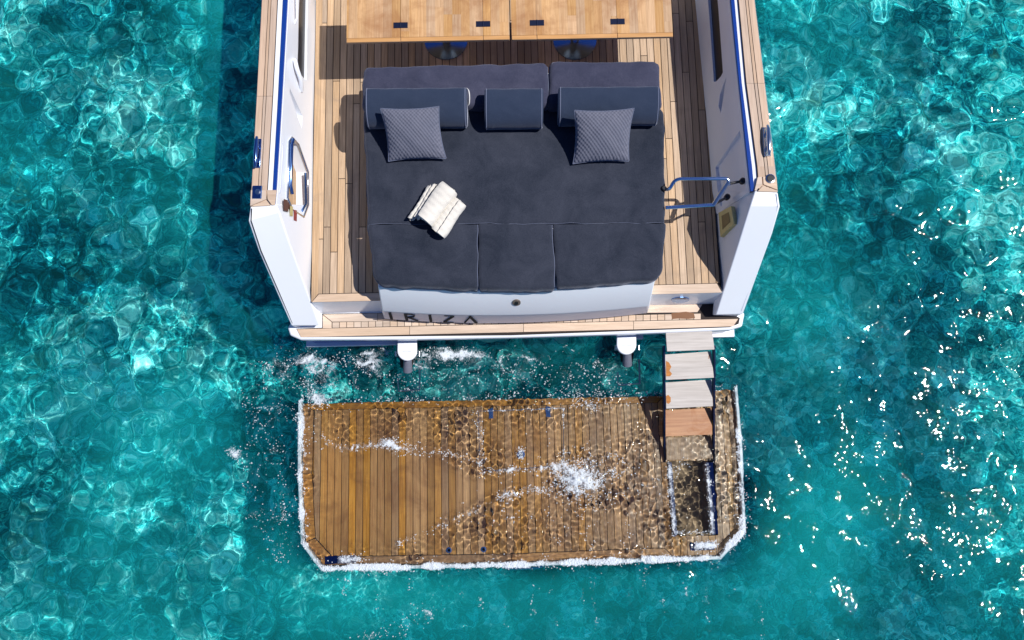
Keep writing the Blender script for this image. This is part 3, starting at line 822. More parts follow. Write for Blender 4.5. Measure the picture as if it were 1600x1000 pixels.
# ================================================================== DINING TABLES
def table(name, label, x0, x1, h1, h2, yb0, yb1, ped):
    ZT = 1.75
    slope = (yb1 - yb0) / (x1 - x0)
    tb = empty(name, P(ped, 60, ZD), label, 'table', 'teak folding tables forward of the sunbed')
    yb = lambda x: yb0 + (x - x0) * slope
    a = Vector(P(x0, yb0, ZT)); d = Vector((AX[0], AX[1], 0)); f = Vector((AY[0], AY[1], 0))
    cuts = [x0, h1, h2, x1]
    for ca, cb in zip(cuts[:-1], cuts[1:]):
        A = Vector(P(ca, yb(ca), ZT)); B = Vector(P(cb, yb(cb), ZT))
        A = a + d * (A - a).dot(d); B = a + d * (B - a).dot(d)
        A = A + d * .0015; B = B - d * .0015
        mb = MB()
        # narrow staves, one clamped board across the end
        planks(mb, [(A + f * .045)[:2], (B + f * .045)[:2], (B + f * .62)[:2], (A + f * .62)[:2]], .085, .0005, ZT, .035, joint=(.9, 1.6), off=(ca * .01) % .05)
        mb.build('table_leaf', M['tableteak'], tb)
        mb = MB(); rr_ = .02
        lft = ca == x0; rgt = cb == x1
        q = [A[:2], B[:2], (B + f * .0446)[:2], (A + f * .0446)[:2]]
        mb.prism(q, ZT - .035, ZT); mb.build('table_edge', M['tableteak2'], tb, .004, 30, 3)
    for hx in (h1, h2):
        c = Vector(P(hx, yb(hx) - 25.5, ZT)); mb = MB()
        for s in (-1, 1):
            o = c + d * (s * .036)
            mb.prism([(o + d * x_ + f * y_)[:2] for x_, y_ in ((-.034, -.03), (.034, -.03), (.034, .03), (-.034, .03))], ZT, ZT + .004)
        mb.tube([c - f * .03 + Vector((0, 0, .004)), c + f * .03 + Vector((0, 0, .004))], .006, 8)
        for s in (-1, 1):
            for q_ in (-.016, .016): mb.lathe(c + d * (s * .045) + f * q_ + Vector((0, 0, .004)), [(.005, 0), (.003, .002)], 8)
        mb.build('hinge', M['hinge'], tb, 0, 40)
    c = P(ped, 62, ZD)
    mb = MB(); mb.lathe(c, [(.235, .001), (.235, .012), (.06, .03)], 32); mb.build('pedestal_base', M['bluesteel'], tb, 0, 30)
    mb = MB(); mb.lathe(c, [(.05, .02), (.05, .70), (.14, .71)], 24); mb.build('pedestal_column', M['steel'], tb, 0, 40)
M['hinge'] = paint('dark_blue_hinge', (.008, .012, .035), .3, .2, .1)
M['tableteak2'] = teak('oiled_teak_edge', (.60, .37, .20), (.45, .25, .12), .2, math.pi / 2, .5)
table('folding_table', 'port teak folding table with two dark hinges, left of the narrow gap', 541, 796.5, 626, 755, 66.5, 62.5, 697)
table('folding_table', 'starboard teak folding table with two dark hinges, right of the narrow gap', 799.5, 1052, 839, 965, 62, 58, 898)

# ================================================================== CUSHIONS
def cushion(quad, th, re, rc=(0, 0, 0, 0), crown=.01, wr=.002, n=46, seed=0):
    """quad: bl, br, tr, tl points at top height; re edge radii l,r,b,t; rc corner radii bl,br,tr,tl"""
    A, B, C, D = [Vector(q) for q in quad]
    Lx = ((B - A).length + (C - D).length) / 2; Ly = ((D - A).length + (C - B).length) / 2
    def ax_(Ln):
        k = int(max(14, Ln / .03)); u = np.linspace(0, 1, k); u = .5 - .5 * np.cos(np.pi * u); return .55 * u + .45 * np.linspace(0, 1, k)
    U_, V_ = np.meshgrid(ax_(Lx), ax_(Ly))
    x = U_ * Lx; y = V_ * Ly
    dl, dr, db, dt = x, Lx - x, y, Ly - y
    z = np.zeros_like(x)
    for d, r in ((dl, re[0]), (dr, re[1]), (db, re[2]), (dt, re[3])):
        q = np.clip(1 - d / r, 0, 1); z = z - np.minimum(r, th * .6) * (1 - np.sqrt(1 - q * q))
    z = np.maximum(z, -th * .8)
    z = z + crown * (1 - (2 * U_ - 1) ** 4) * (1 - (2 * V_ - 1) ** 4)
    A_ = P(0, 0, 0)
    wx = A.x + x; wy = A.y + y
    z = z + wr * samp(FE, wx * 1.7 + seed, wy * 1.7) + wr * .5 * samp(FD, wx * .8 + seed, wy * .8)
    for k, (sx, sy) in enumerate(((0, 0), (1, 0), (1, 1), (0, 1))):
        r = rc[k]
        if r <= 0: continue
        lx = (r - x) if sx == 0 else (x - (Lx - r)); ly = (r - y) if sy == 0 else (y - (Ly - r))
        m_ = (lx > 0) & (ly > 0)
        mx_ = np.maximum(lx, ly); ln = np.hypot(lx, ly) + 1e-9; s = np.where(m_, mx_ / ln, 1)
        nx_ = lx * s; ny_ = ly * s
        x = np.where(m_, (r - nx_) if sx == 0 else (Lx - r + nx_), x); y = np.where(m_, (r - ny_) if sy == 0 else (Ly - r + ny_), y)
    # soft sides that wander a little
    u = x / Lx; v = y / Ly
    ww = .004 * samp(FE, wx * 3 + seed, wy * 3)
    u = u + ww * (2 * u - 1) / Lx; v = v + ww * (2 * v - 1) / Ly
    co = np.zeros(x.shape + (3,))
    for i in range(3):
        co[..., i] = (A[i] * (1 - u) + B[i] * u) * (1 - v) + (D[i] * (1 - u) + C[i] * u) * v
    co[..., 2] += z
    ny, nx = x.shape
    mb = MB(); vs = co.reshape(-1, 3).tolist(); fs = []
    for j in range(ny - 1):
        for i in range(nx - 1): fs.append([j * nx + i, j * nx + i + 1, (j + 1) * nx + i + 1, (j + 1) * nx + i])
    loop = [i for i in range(nx)] + [j * nx + nx - 1 for j in range(1, ny)] + [(ny - 1) * nx + i for i in range(nx - 2, -1, -1)] + [j * nx for j in range(ny - 2, 0, -1)]
    b = len(vs); zb = min(A.z, B.z, C.z, D.z) - th
    cx = sum(vs[i][0] for i in loop) / len(loop); cy = sum(vs[i][1] for i in loop) / len(loop)
    for i in loop: vs.append([vs[i][0], vs[i][1], (vs[i][2] + zb) / 2 ])
    for i in loop: vs.append([cx + (vs[i][0] - cx) * .99, cy + (vs[i][1] - cy) * .985, zb])
    n_ = len(loop)
    for k in range(n_):
        k2 = (k + 1) % n_
        fs.append([loop[k], loop[k2], b + k2, b + k][::-1]); fs.append([b + k, b + k2, b + n_ + k2, b + n_ + k][::-1])
    fs.append([b + n_ + k for k in range(n_)][::-1])
    mb.add(vs, fs)
    return mb, [co[0, :], co[:, -1], co[-1, :], co[:, 0]]
def add_piping(name, edges, par, r=.004, lift=0.0):
    for e in edges:
        mb = MB(); mb.tube([Vector(p) + Vector((0, 0, lift)) for p in e[::2].tolist() + [e[-1].tolist()]], r, 6); mb.build(name, M['piping'], par, 0, 80)

mat_ = empty('sun_mattress', P(800, 300, 1.33), 'large dark charcoal velour sunbed mattress covering the middle of the aft deck', 'mattress')
TH = .165
mb, e1 = cushion([P(573, 349.5, ZM), P(1041, 348, ZM), P(1038, 168, ZM), P(566, 168, ZM)], TH, (.05, .05, .007, .03), (0, 0, .05, .05), .012, .0022, seed=1)
mb.build('main_pad', M['fabric'], mat_, 0, 50)
fo = []
for k, (q, rc) in enumerate((([(585, 446), (746, 452), (746.3, 350.3), (573, 351)], (.12, .02, 0, 0)),
                             ([(748.5, 453), (867, 453.5), (863.5, 349.6), (747.5, 350)], (.02, .02, 0, 0)),
                             ([(870, 450), (1036, 436), (1041, 348.8), (865, 349.4)], (.02, .14, 0, 0)))):
    mb, e = cushion([P(*p, ZM) for p in q], TH + .02, (.05 if k == 0 else .011, .05 if k == 2 else .011, .05, .006), rc, .012, .0025, seed=3 + k)
    mb.build('foot_pad', M['fabric'], mat_, 0, 50); fo.append(e)
add_piping('piping', [fo[0][1], fo[1][1]], mat_, .0035)
add_piping('piping', [e1[0]], mat_, .0018)

for name, lab, q, sd in (('backrest_cushion', 'wide lighter charcoal backrest cushion behind the port and middle bolsters', [(565, 168, ), (856.5, 166), (857, 95.5), (566, 103)], 11),
                     ('backrest_cushion', 'shorter lighter charcoal backrest cushion on the starboard side, next to the sunlit teak', [(857, 166), (1035, 165), (1030, 93), (857.5, 95)], 12)):
    o = empty(name, P(q[0][0] + 100, 130, ZM - .1), lab, 'cushion', 'backrest cushions along the head of the sunbed')
    mb, e = cushion([P(*p, 1.62) for p in q], .30, (.045, .04, .05, .05), (.03, .03, .06, .06), .012, .0045, seed=sd)
    mb.build('cover', M['fabric2'], o, 0, 50)
    if sd == 11: add_piping('seam', [e[1]], o, .0035)

def bolster(label, x0, x1, y0, y1, cord=None):
    o = empty('bolster', P((x0 + x1) / 2, (y0 + y1) / 2, ZM), label, 'bolster', 'slate blue bolsters leaning on the backrest')
    zt, zb = 1.80, ZM
    A = Vector(P(x0, y0, zt)); B = Vector(P(x1, y0 - 1.3 * (x1 - x0) / 160, zt))
    Yf = P(x0, y1, zb + .06)[1]
    D = A.y - Yf
    prof = []
    prof += [(0.015, -.285), (-.006, -.18), (-.004, -.05)]
    for k in range(4): a = math.pi / 2 * k / 3; prof.append((.04 - .044 * math.cos(a), -.045 + .045 * math.sin(a)))
    for k in range(1, 14):
        a = math.pi / 2 * k / 13; prof.append((.06 + (D - .06) * math.sin(a) ** 1.05, -.19 + .19 * max(math.cos(a), 0) ** .9))
    prof += [(D - .004, -.23), (D - .02, -.262), (D - .05, -.288)]
    L_ = (B - A).length; rings = []; ks = [0, .006, .016, .03] + list(np.linspace(.05, L_ - .05, 24)) + [L_ - .03, L_ - .016, L_ - .006, L_]
    ax_ = (B - A).normalized()
    for s in ks:
        e = min(s, L_ - s); sc_ = 1 - .075 * (1 - min(e / .03, 1)) ** 2
        cy, cz = D * .45, -.14
        r = []
        for (dy, dz) in prof:
            q = A + ax_ * s; sag = .003 * math.sin(s * 23 + dy * 30)
            r.append((q.x, q.y - (cy + (dy - cy) * sc_), q.z + cz + (dz - cz) * sc_ + sag))
        rings.append(r)
    mb = MB(); mb.loft(rings); cv = mb.build('cover', M['bolster'], o, 0, 50)
    for ri in (2, -3):
        mb = MB(); rr = [Vector(p) for p in rings[ri]]; c = sum(rr, Vector()) / len(rr)
        mb.tube([c + (p - c) * 1.01 for p in rr] + [c + (rr[0] - c) * 1.01], .0045, 6); mb.build('piping', M['piping'], cv, 0, 80)
    if cord:
        for cx in cord:
            mb = MB(); mb.tube(smooth_path([P(cx, 138, 1.66), P(cx + 3, 141, 1.69), P(cx + 4.5, 150, 1.68), P(cx + 4, 162, 1.64), P(cx + 1, 166, 1.60)], 4), .006, 6); mb.build('tie_cord', M['cord'], cv, 0, 60)
    return o
bolster('long slate blue bolster behind the port pillow', 570, 729, 136.5, 203, (729,))
bolster('short slate blue bolster in the middle, with no pillow before it', 757, 849, 137, 204)
bolster('long slate blue bolster behind the starboard pillow', 873, 1031, 134.5, 199)

def pillow(label, c4, hh, seed):
    """c4: tl, tr, br, bl world points"""
    tl, tr, br, bl = [Vector(p) for p in c4]
    o = empty('throw_pillow', (tl + tr + br + bl) / 4 - Vector((0, 0, .12)), label, 'pillow', 'quilted throw pillows on the sunbed')
    nrm = (tr - tl).cross(tl - bl).normalized()
    if nrm.z < 0: nrm = -nrm
    n = 34; mb = MB(); vs = []; fs = []
    for s in (1, -1):
        for j in range(n):
            for i in range(n):
                a = -1 + 2 * i / (n - 1); b = -1 + 2 * j / (n - 1)
                a = math.sin(a * math.pi / 2) * .4 + a * .6; b = math.sin(b * math.pi / 2) * .4 + b * .6
                pa = a * (1 - .085 * (1 - b * b)); pb = b * (1 - .075 * (1 - a * a))
                u = (pa + 1) / 2; v = (pb + 1) / 2
                p = (bl * (1 - u) + br * u) * (1 - v) + (tl * (1 - u) + tr * u) * v
                t = (max(0, 1 - a * a) ** .55) * (max(0, 1 - b * b) ** .55)
                w_ = .004 * math.sin(9 * a + seed) * math.cos(7 * b + seed * 2) * t + .006 * math.sin(26 * math.atan2(b, a) + seed) * (1 - t) * t * 2
                vs.append(p + nrm * (s * (hh * t + .003) * (1 if s > 0 else .6) + w_))
        off = 0 if s == 1 else n * n
        for j in range(n - 1):
            for i in range(n - 1):
                f = [off + j * n + i, off + j * n + i + 1, off + (j + 1) * n + i + 1, off + (j + 1) * n + i]
                fs.append(f if s == 1 else f[::-1])
    loop = [i for i in range(n)] + [j * n + n - 1 for j in range(1, n)] + [(n - 1) * n + i for i in range(n - 2, -1, -1)] + [j * n for j in range(n - 2, 0, -1)]
    for k in range(len(loop)):
        a_, b_ = loop[k], loop[(k + 1) % len(loop)]
        fs.append([a_, a_ + n * n, b_ + n * n, b_])
    mb.add(vs, fs); cv = mb.build('cover', M['pillow'], o, 0, 60)
    mb = MB(); mb.tube([vs[i] for i in loop[::2]] + [vs[0]], .0045, 6); mb.build('piping', M['piping'], cv, 0, 80)
pillow('quilted grey pillow on the port side, above the white towels', [P(594, 169, 1.86), P(686, 166, 1.90), P(697.5, 248, 1.57), P(607, 252, 1.54)], .085, 1.0)
pillow('quilted grey pillow on the starboard side, nearer the handrail', [P(897, 172, 1.88), P(991, 169, 1.92), P(983, 252, 1.56), P(895, 256, 1.55)], .085, 2.3)

def towel(label, a, b, wd, ht, zb, turns=2.2, seed=0, tilt=0):
    """rolled towel from a to b (photo px at its mid height)"""
    A = Vector(P(*a, zb + ht / 2)); B = Vector(P(*b, zb + ht / 2)); d = (B - A).normalized(); s_ = d.cross(Vector((0, 0, 1))).normalized()
    n = 90; th = min(wd, ht) / 2 / (turns + .6) * .86; outer = []; inner = []
    rx, rz = wd / 2, ht / 2
    for k in range(n + 1):
        t = k / n; ang = 2 * math.pi * turns * t + .6 + seed; sh_ = 1 - .78 * max(0, t - .42 / turns) / (1 - .42 / turns)
        cx_ = math.cos(ang); cz_ = math.sin(ang)
        px_ = math.copysign(abs(cx_) ** .88, cx_); pz_ = math.copysign(abs(cz_) ** .9, cz_)
        ox, oz = px_ * rx * sh_, pz_ * rz * sh_
        outer.append((ox, oz)); l = math.hypot(ox, oz) or 1
        q = max(0, l - th) / l; inner.append((ox * q, oz * q))
    ring = outer + inner[::-1]; rings = []
    Lt = (B - A).length
    for k in range(26):
        f = k / 25; wob = 1 + .05 * math.sin(f * 5 + seed * 3) - .10 * (abs(2 * f - 1) ** 9)
        c = A + d * (Lt * f) + s_ * (.010 * math.sin(f * 3.1 + seed)) 
        rings.append([c + s_ * x_ * wob + Vector((0, 0, 1)) * (z_ * (1 + .04 * math.sin(f * 7 + seed))) + Vector((0, 0, 1)) * (.003 * math.sin(i * .4 + k * .9 + seed) + .003 * math.sin(i * .17 - k * 1.7)) + d * (.012 * math.sin(i * .11 + seed) if k in (0, 25) else 0) for i, (x_, z_) in enumerate(ring)])
    o = MB().loft(rings).build('towel', M['towel'], None, 0, 60, loc=(A + B) / 2 - Vector((0, 0, ht / 2)))
    o['label'] = label; o['category'] = 'towel'; o['group'] = 'white towels on the sunbed'
    return o
towel('white towel in the middle of the bunch, the broadest and highest', (702, 293), (663, 344), .215, .19, ZM + .012, 1.6, 0.3)
towel('white towel on the right of the bunch, reaching furthest aft', (719, 314), (682, 362), .19, .14, ZM + .012, 1.5, 1.1)
towel('narrow white towel second from the left of the bunch', (682, 290), (649, 339), .075, .14, ZM + .012, 1.2, 2.0)
towel('narrow white towel at the left edge of the bunch', (674, 292), (641, 341), .07, .10, ZM + .012, 1.2, 2.6)

# ================================================================== SWIM PLATFORM
plat = empty('swim_platform', P(800, 750, -.3), 'brown teak swim platform awash in the sea, white foaming rim all round', 'platform')
WELL = [(1045, 722), (1113, 721), (1119, 834), (1052, 836)]
ptw = lambda q, z=ZP: [P(x, y, z)[:2] for x, y in q]
zoneA = [(475, 631), (1038, 619), (1043, 722), (1050, 838), (1050, 869), (800, 877.5), (507, 883), (479, 846), (474, 740)]
zoneB = [(1038, 619), (1113, 612), (1113, 719), (1043, 720)]
zoneC = [(1050, 838), (1121, 836), (1121, 866), (1050, 868.5)]
zoneD = [(1113, 611), (1143, 608), (1152, 700), (1157, 829), (1121, 866), (1121, 836), (1115, 719)]
mb = MB()
for zn in (zoneA, zoneB, zoneC, zoneD): mb.prism(ptw(zn), -.26, ZP - .012)
bd = mb.build('platform_body', M['caulk'], plat); bd.cycles.is_caustics_receiver = True
mb = MB()
inA = [(492, 641.5), (1026, 630), (1031, 722), (1038, 838), (1038, 855), (800, 864), (520, 869), (494, 840), (489, 740)]
planks(mb, ptw(inA), .080, .007, ZP, .012, joint=(3, 6))
planks(mb, ptw(zoneB), .080, .006, ZP, .012, joint=(3, 6)); planks(mb, ptw(zoneC), .080, .006, ZP, .012, joint=(3, 6))
inD = [(1116, 624), (1133, 622), (1142, 700), (1146, 826), (1121, 852), (1121, 836), (1117, 719)]
planks(mb, ptw(inD), .080, .006, ZP, .012, joint=(3, 6))
o = mb.build('platform_planks', M['wetteak'], plat); o.cycles.is_caustics_receiver = True
M['wetteak2'] = teak('wet_teak_across', (.54, .27, .09), (.30, .13, .04), .5, math.pi / 2, .32, stain=((.16, .055, .016), 2.2, .5, .85), spec=.5)
mb = MB()
def frame(out_, inn_):
    n = len(out_)
    for i in range(n):
        j = (i + 1) % n
        q = ptw([out_[i], out_[j], inn_[j], inn_[i]])
        mb.prism(inset(q, .0025), ZP - .012, ZP)
mo = [(475, 631), (1028, 619.3), (1028, 630.5)]
frameA = [((475, 631), (1037, 619), (1026, 629.5), (491, 641)), ((475, 631.5), (491, 641.5), (488, 740), (474, 740)), ((474, 740.5), (488, 740.5), (493, 840), (479, 846)),
          ((479, 846.5), (493, 841), (519, 870), (507, 883)), ((507.5, 883), (519.5, 870), (800, 865), (800, 877.5)), ((800.5, 877.5), (800.5, 865), (1038, 856), (1050, 869)),
          ((1037.5, 619.5), (1042.5, 722), (1032, 722), (1027, 630)), ((1042.5, 722.5), (1050, 838), (1050, 868), (1038.5, 855.5), (1032, 722.5)),
          ((1113.5, 611.5), (1143, 608.5), (1134, 621.5), (1114, 624)), ((1143.5, 609), (1152, 700), (1142.5, 700), (1134.5, 622)), ((1152, 700.5), (1157, 829), (1146.5, 826), (1142.5, 700.5)),
          ((1157, 829.5), (1121.5, 866), (1121.5, 852.5), (1146.5, 826.5))]
for q in frameA: mb.prism(inset(ptw(q), .0015), ZP - .012, ZP)
o = mb.build('platform_margin', M['wetteak2'], plat); o.cycles.is_caustics_receiver = True
# white rim
OUT = [(474, 630), (1035, 618.5), (1144, 607), (1152, 700), (1157, 829), (1121, 867), (800, 878.5), (506, 884), (478, 846), (473, 740)]
rim_in = ptw(OUT); rim_out = inset(rim_in, -.038)
ar = sum(rim_in[i][0] * rim_in[(i + 1) % 10][1] - rim_in[(i + 1) % 10][0] * rim_in[i][1] for i in range(10))
if ar < 0: rim_in = rim_in[::-1]
mb = MB()
for i in range(10):
    j = (i + 1) % 10
    if abs(rim_in[i][1] - rim_in[j][1]) < .35 and rim_in[i][1] > P(0, 660, 0)[1]: continue
    mb.prism([rim_in[i], rim_in[j], rim_out[j], rim_out[i]], -.24, -.035)
o = mb.build('platform_rim', M['white'], plat, .01, 30); o.cycles.is_caustics_receiver = True
# ladder well
mb = MB(); mb.prism(ptw([(1043, 720), (1116, 719), (1122, 837), (1050, 839)]), -.30, -.24)
o = mb.build('ladder_well', M['slime'], plat); o.cycles.is_caustics_receiver = True
mb = MB()
for q in (((1043, 722), (1048, 722), (1057, 836), (1051, 838)), ((1101, 722), (1105, 722), (1116, 834), (1111, 835))): mb.prism(ptw(q), -.24, ZP + .05)
mb.build('well_rail', M['white'], plat, .004)
mb = MB(); mb.prism(ptw(((1106, 722), (1113, 722), (1121, 834), (1117, 834))), -.24, ZP + .004); mb.build('well_slot', M['navy'], plat)
# hatch with hinges and lift ring
def bar(mb, a, b, wd, z0, z1):
    a = Vector(P(*a, ZP)); b = Vector(P(*b, ZP)); d = (b - a).normalized(); s_ = Vector((-d.y, d.x, 0)) * wd / 2
    mb.prism([(a + s_)[:2], (b + s_)[:2], (b - s_)[:2], (a - s_)[:2]], z0, z1)
mb = MB()
for a, b in (((747, 643), (880, 637.5)), ((880, 639), (880.5, 720)), ((747.5, 645), (750, 732)), ((752, 737), (865, 728))): bar(mb, a, b, .007, ZP, ZP + .003)
ht = mb.build('hatch_frame', M['cord'], plat)
for c in ((766.5, 646), (855.5, 643)):
    mb = MB(); bar(mb, (c[0], c[1] - 8), (c[0] + 1, c[1] + 9), .058, ZP, ZP + .012); mb.build('hatch_hinge', M['steel'], ht, .004)
for c in ((814, 710), (702, 859), (756, 858)):
    mb = MB(); q = P(*c, ZP); R_ = .045 if c[0] == 814 else .032
    mb.lathe(q, [(R_, 0), (R_, .008), (R_ * .6, .012)], 20); rg = mb.build('drain_ring', M['steel'], plat, 0, 40)
    mb = MB(); mb.lathe((q[0], q[1], q[2] + .011), [(R_ * .5, 0), (R_ * .5, .003), (R_ * .4, .004)], 16); mb.build('drain_hole', M['dark'], rg)
for c in ((519, 874), (1088, 853)):
    mb = MB(); bar(mb, (c[0] - 11, c[1] + .5), (c[0] + 9, c[1]), .085, ZP, ZP + .009); mb.build('deck_cleat', M['blueplate'], plat, .004)
    mb = MB(); bar(mb, (c[0] + 9.5, c[1]), (c[0] + 39 if c[0] < 800 else c[0] + 27, c[1] - 1), .085, ZP, ZP + .018); mb.build('deck_cleat_cover', M['white'], plat, .006)
mb = MB(); hz = ZP + .01
mb.tube(corner_path([P(784, 881, hz), P(795, 888.5, hz), P(843, 886.5, hz), P(856, 878, hz)], .05), .016, 8); mb.build('grab_bar', M['bluesteel'], plat, 0, 50)

# ================================================================== BOARDING LADDER
lad = empty('boarding_ladder', P(1076, 600, 0), 'stepped boarding ladder of bleached teak treads from the stern step down to the platform', 'ladder')
TR = [((1040, 515.5), (1112, 512.5), (1116.5, 546), (1042.5, 549), .56, 'treadteak'), ((1039, 554), (1111, 549), (1115.5, 590), (1040.5, 593.5), .42, 'treadteak'),
      ((1040, 597.5), (1112, 593), (1114, 634.5), (1041, 638.5), .27, 'treadteak'), ((1040, 641), (1112, 637), (1113, 679), (1040, 682), .11, 'wettread'),
      ((1040, 684), (1112, 681), (1113, 716), (1041, 719), -.07, 'wetteak')]
for a, b, c, d, z, mt in TR:
    q = [Vector(P(*p, z)) for p in (a, b, c, d)]
    mb = MB(); n_ = 1
    for k in range(n_):
        f0, f1 = k / n_, (k + 1) / n_; g = .0
        L2 = lambda p, r, t: p + (r - p) * t
        mb.prism([L2(q[0], q[3], f0 + g)[:2], L2(q[1], q[2], f0 + g)[:2], L2(q[1], q[2], f1)[:2], L2(q[0], q[3], f1)[:2]], z - .028, z)
    o = mb.build('tread', M[mt], lad, .0015)
    o.cycles.is_caustics_receiver = z < .1
for pts_, z in (([(1040.5, 564), (1045, 566), (1049, 573), (1046, 579), (1050, 584), (1047, 588), (1041, 588)], .42), ([(1040.8, 619), (1044, 617), (1048, 621), (1048, 628), (1045, 631), (1041.4, 630)], .27)):
    mb = MB(); mb.prism([P(*p, z)[:2] for p in pts_], z - .003, z + .0015); mb.build('worn_patch', M['wettread'], lad)
for xs in ((1037.5, 1038), (1116, 1115)):
    mb = MB()
    pts = [P(xs[0], 540, .50), P(xs[0], 590, .37), P(xs[1], 638, .20), P(xs[1], 682, .04), P(xs[1], 722, -.11)]
    for a, b in zip(pts[:-1], pts[1:]):
        s_ = .009
        mb.loft([[(a[0] - s_, a[1], a[2] - .06), (a[0] + s_, a[1], a[2] - .06), (a[0] + s_, a[1], a[2] + .025), (a[0] - s_, a[1], a[2] + .025)],
                 [(b[0] - s_, b[1], b[2] - .06), (b[0] + s_, b[1], b[2] - .06), (b[0] + s_, b[1], b[2] + .025), (b[0] - s_, b[1], b[2] + .025)]])
    mb.build('side_rail', M['railnavy'], lad, .002)

# ================================================================== PLATFORM LIFT ARMS
for px, lab in ((636, 'port lift arm with a rounded white cap, where the wash is whitest'), (979, 'starboard lift arm with a rounded white cap, nearer the ladder')):
    k = (px - 636) / 343; y0 = 531 - 9.5 * k
    o = empty('lift_arm', P(px, y0 + 20, 0), lab, 'lift arm', 'platform lift arms under the stern step')
    z = .34; pts = [P(px - 15, y0, z), P(px + 15, y0 - .5, z)]
    for j in range(13):
        a = -math.pi * j / 12; pts.append(P(px + 15.5 * math.cos(a), y0 + 17 - 15.5 * math.sin(a), z))
    mb = MB(); mb.prism([p[:2] for p in pts], z - .05, z); cp = mb.build('cap', M['white'], o, .012, 30, 3)
    mb = MB(); bar_ = [P(px - 8, y0 + 19, z + .001), P(px, y0 + 17.5, z + .001), P(px + 8, y0 + 19, z + .001)]; mb.tube(bar_, .003, 6); mb.build('cap_mark', M['greywhite'], cp)
    mb = MB(); mb.loft([[P(px - 14, y0 - 2, .32), P(px + 14, y0 - 2, .32), P(px + 14, y0 - 2, .1), P(px - 14, y0 - 2, .1)], [P(px - 9, y0 + 44, -.04), P(px + 9, y0 + 44, -.04), P(px + 9, y0 + 44, -.3), P(px - 9, y0 + 44, -.3)]])
    mb.build('arm', M['caulk'], o, .01)
    mb = MB(); mb.tube([P(px + 1, y0 + 30, .16), P(px + 1, y0 + 38, .12), P(px + 1, y0 + 48, .06)], [.045, .05, .055], 14); mb.build('piston', M['armgrey'], o, 0, 50)
    for s in (-17, 19):
        mb = MB(); mb.tube([P(px + s, y0 + 18, .2), P(px + s, y0 + 26, .2)], .014, 8); mb.build('pin', M['steel'], o, 0, 50)
    mb = MB(); mb.tube([P(px - 14, y0 + 60, -.02), P(px - 13, y0 + 80, -.03), P(px + 20, y0 + 78, -.03), P(px + 20, y0 + 40, -.02)], .012, 6); mb.build('guard_bar', M['greywhite'], o, 0, 50)

# ================================================================== FOAM
S0 = lambda pts: [P(x, y, 0)[:2] for x, y in pts]
PXM = PXK * 9.0
FO = [  # path, half-width px, strength, filament contrast
    ([(445, 560), (520, 575), (600, 572), (680, 560)], 26, .42, 1.0), ([(670, 548), (760, 562), (850, 560), (960, 565)], 22, .42, 1.0),
    ([(445, 566), (500, 560), (560, 565)], 8, .8, .8), ([(530, 570), (590, 560), (600, 545)], 13, .7, .9), ([(675, 548), (700, 556), (740, 552), (760, 556)], 6, .7, .8),
    ([(480, 600), (488, 618), (500, 626)], 12, 1.3, .7), ([(620, 600), (760, 590), (900, 600), (990, 610)], 20, .22, .6), ([(490, 590), (560, 600), (640, 605)], 14, .35, 1.0),
    ([(478, 690), (540, 700), (600, 693), (640, 700), (700, 708), (745, 718)], 7, .5, .9), ([(600, 692), (620, 697), (650, 702)], 9, .8, .8), ([(476, 650), (500, 680), (480, 700)], 14, .35, 1.0),
    ([(620, 851), (700, 816), (760, 786), (820, 768), (880, 757)], 5, .5, .9), ([(790, 770), (850, 764), (890, 752)], 9, .5, .9), ([(870, 735), (940, 765), (950, 720)], 14, .3, .9),
    ([(745, 650), (752, 700), (752, 740)], 5, .55, .8), ([(760, 736), (840, 732), (880, 726)], 5, .8, .8), ([(748, 643), (880, 638)], 1.3, .6, .5), ([(880, 640), (881, 718)], 1.3, .6, .6),
    ([(905, 632), (925, 636)], 10, .7, .8), ([(814, 704), (814, 714)], 5, 1.0, .3),
    ([(430, 565), (400, 620), (408, 680), (395, 740), (405, 800), (440, 860)], 18, .30, .9), ([(445, 600), (430, 680), (440, 780), (455, 850)], 12, .22, .9), ([(362, 705), (372, 712)], 6, 1.1, .5),
    ([(560, 1000), (620, 985), (670, 960)], 9, .55, .8), ([(1045, 724), (1054, 832)], 3.5, 1.2, .7), ([(1104, 726), (1114, 832)], 3, 1.1, .7), ([(1055, 833), (1112, 831)], 3, .7, .5),
    ([(1048, 740), (1060, 730), (1075, 724)], 7, .4, .8), ([(1090, 853), (1115, 851)], 6, 1.4, .3), ([(535, 874), (560, 873)], 5, 1.2, .3), ([(740, 800), (900, 830), (1000, 850)], 26, .10, 1.0)]
for x_, y_, l_ in [(640, 905, 40), (690, 900, 60), (722, 925, 50), (755, 915, 45), (790, 930, 60), (832, 905, 50), (865, 895, 80), (912, 920, 50), (930, 900, 70), (985, 915, 40), (1010, 890, 50), (1040, 910, 60), (1075, 900, 45), (1105, 910, 80), (1150, 890, 60), (1190, 900, 90), (540, 900, 50), (590, 895, 60)]:
    FO.append(([(x_, y_), (x_ - 4, y_ + l_ * .5), (x_ + 3, y_ + l_)], 3.0, .35, 1.0))
RIM = [(p[0], p[1]) for p in inset([P(x, y, 0)[:2] for x, y in OUT], -.024)]
cx, cy = P(905, 748, 0)[:2]
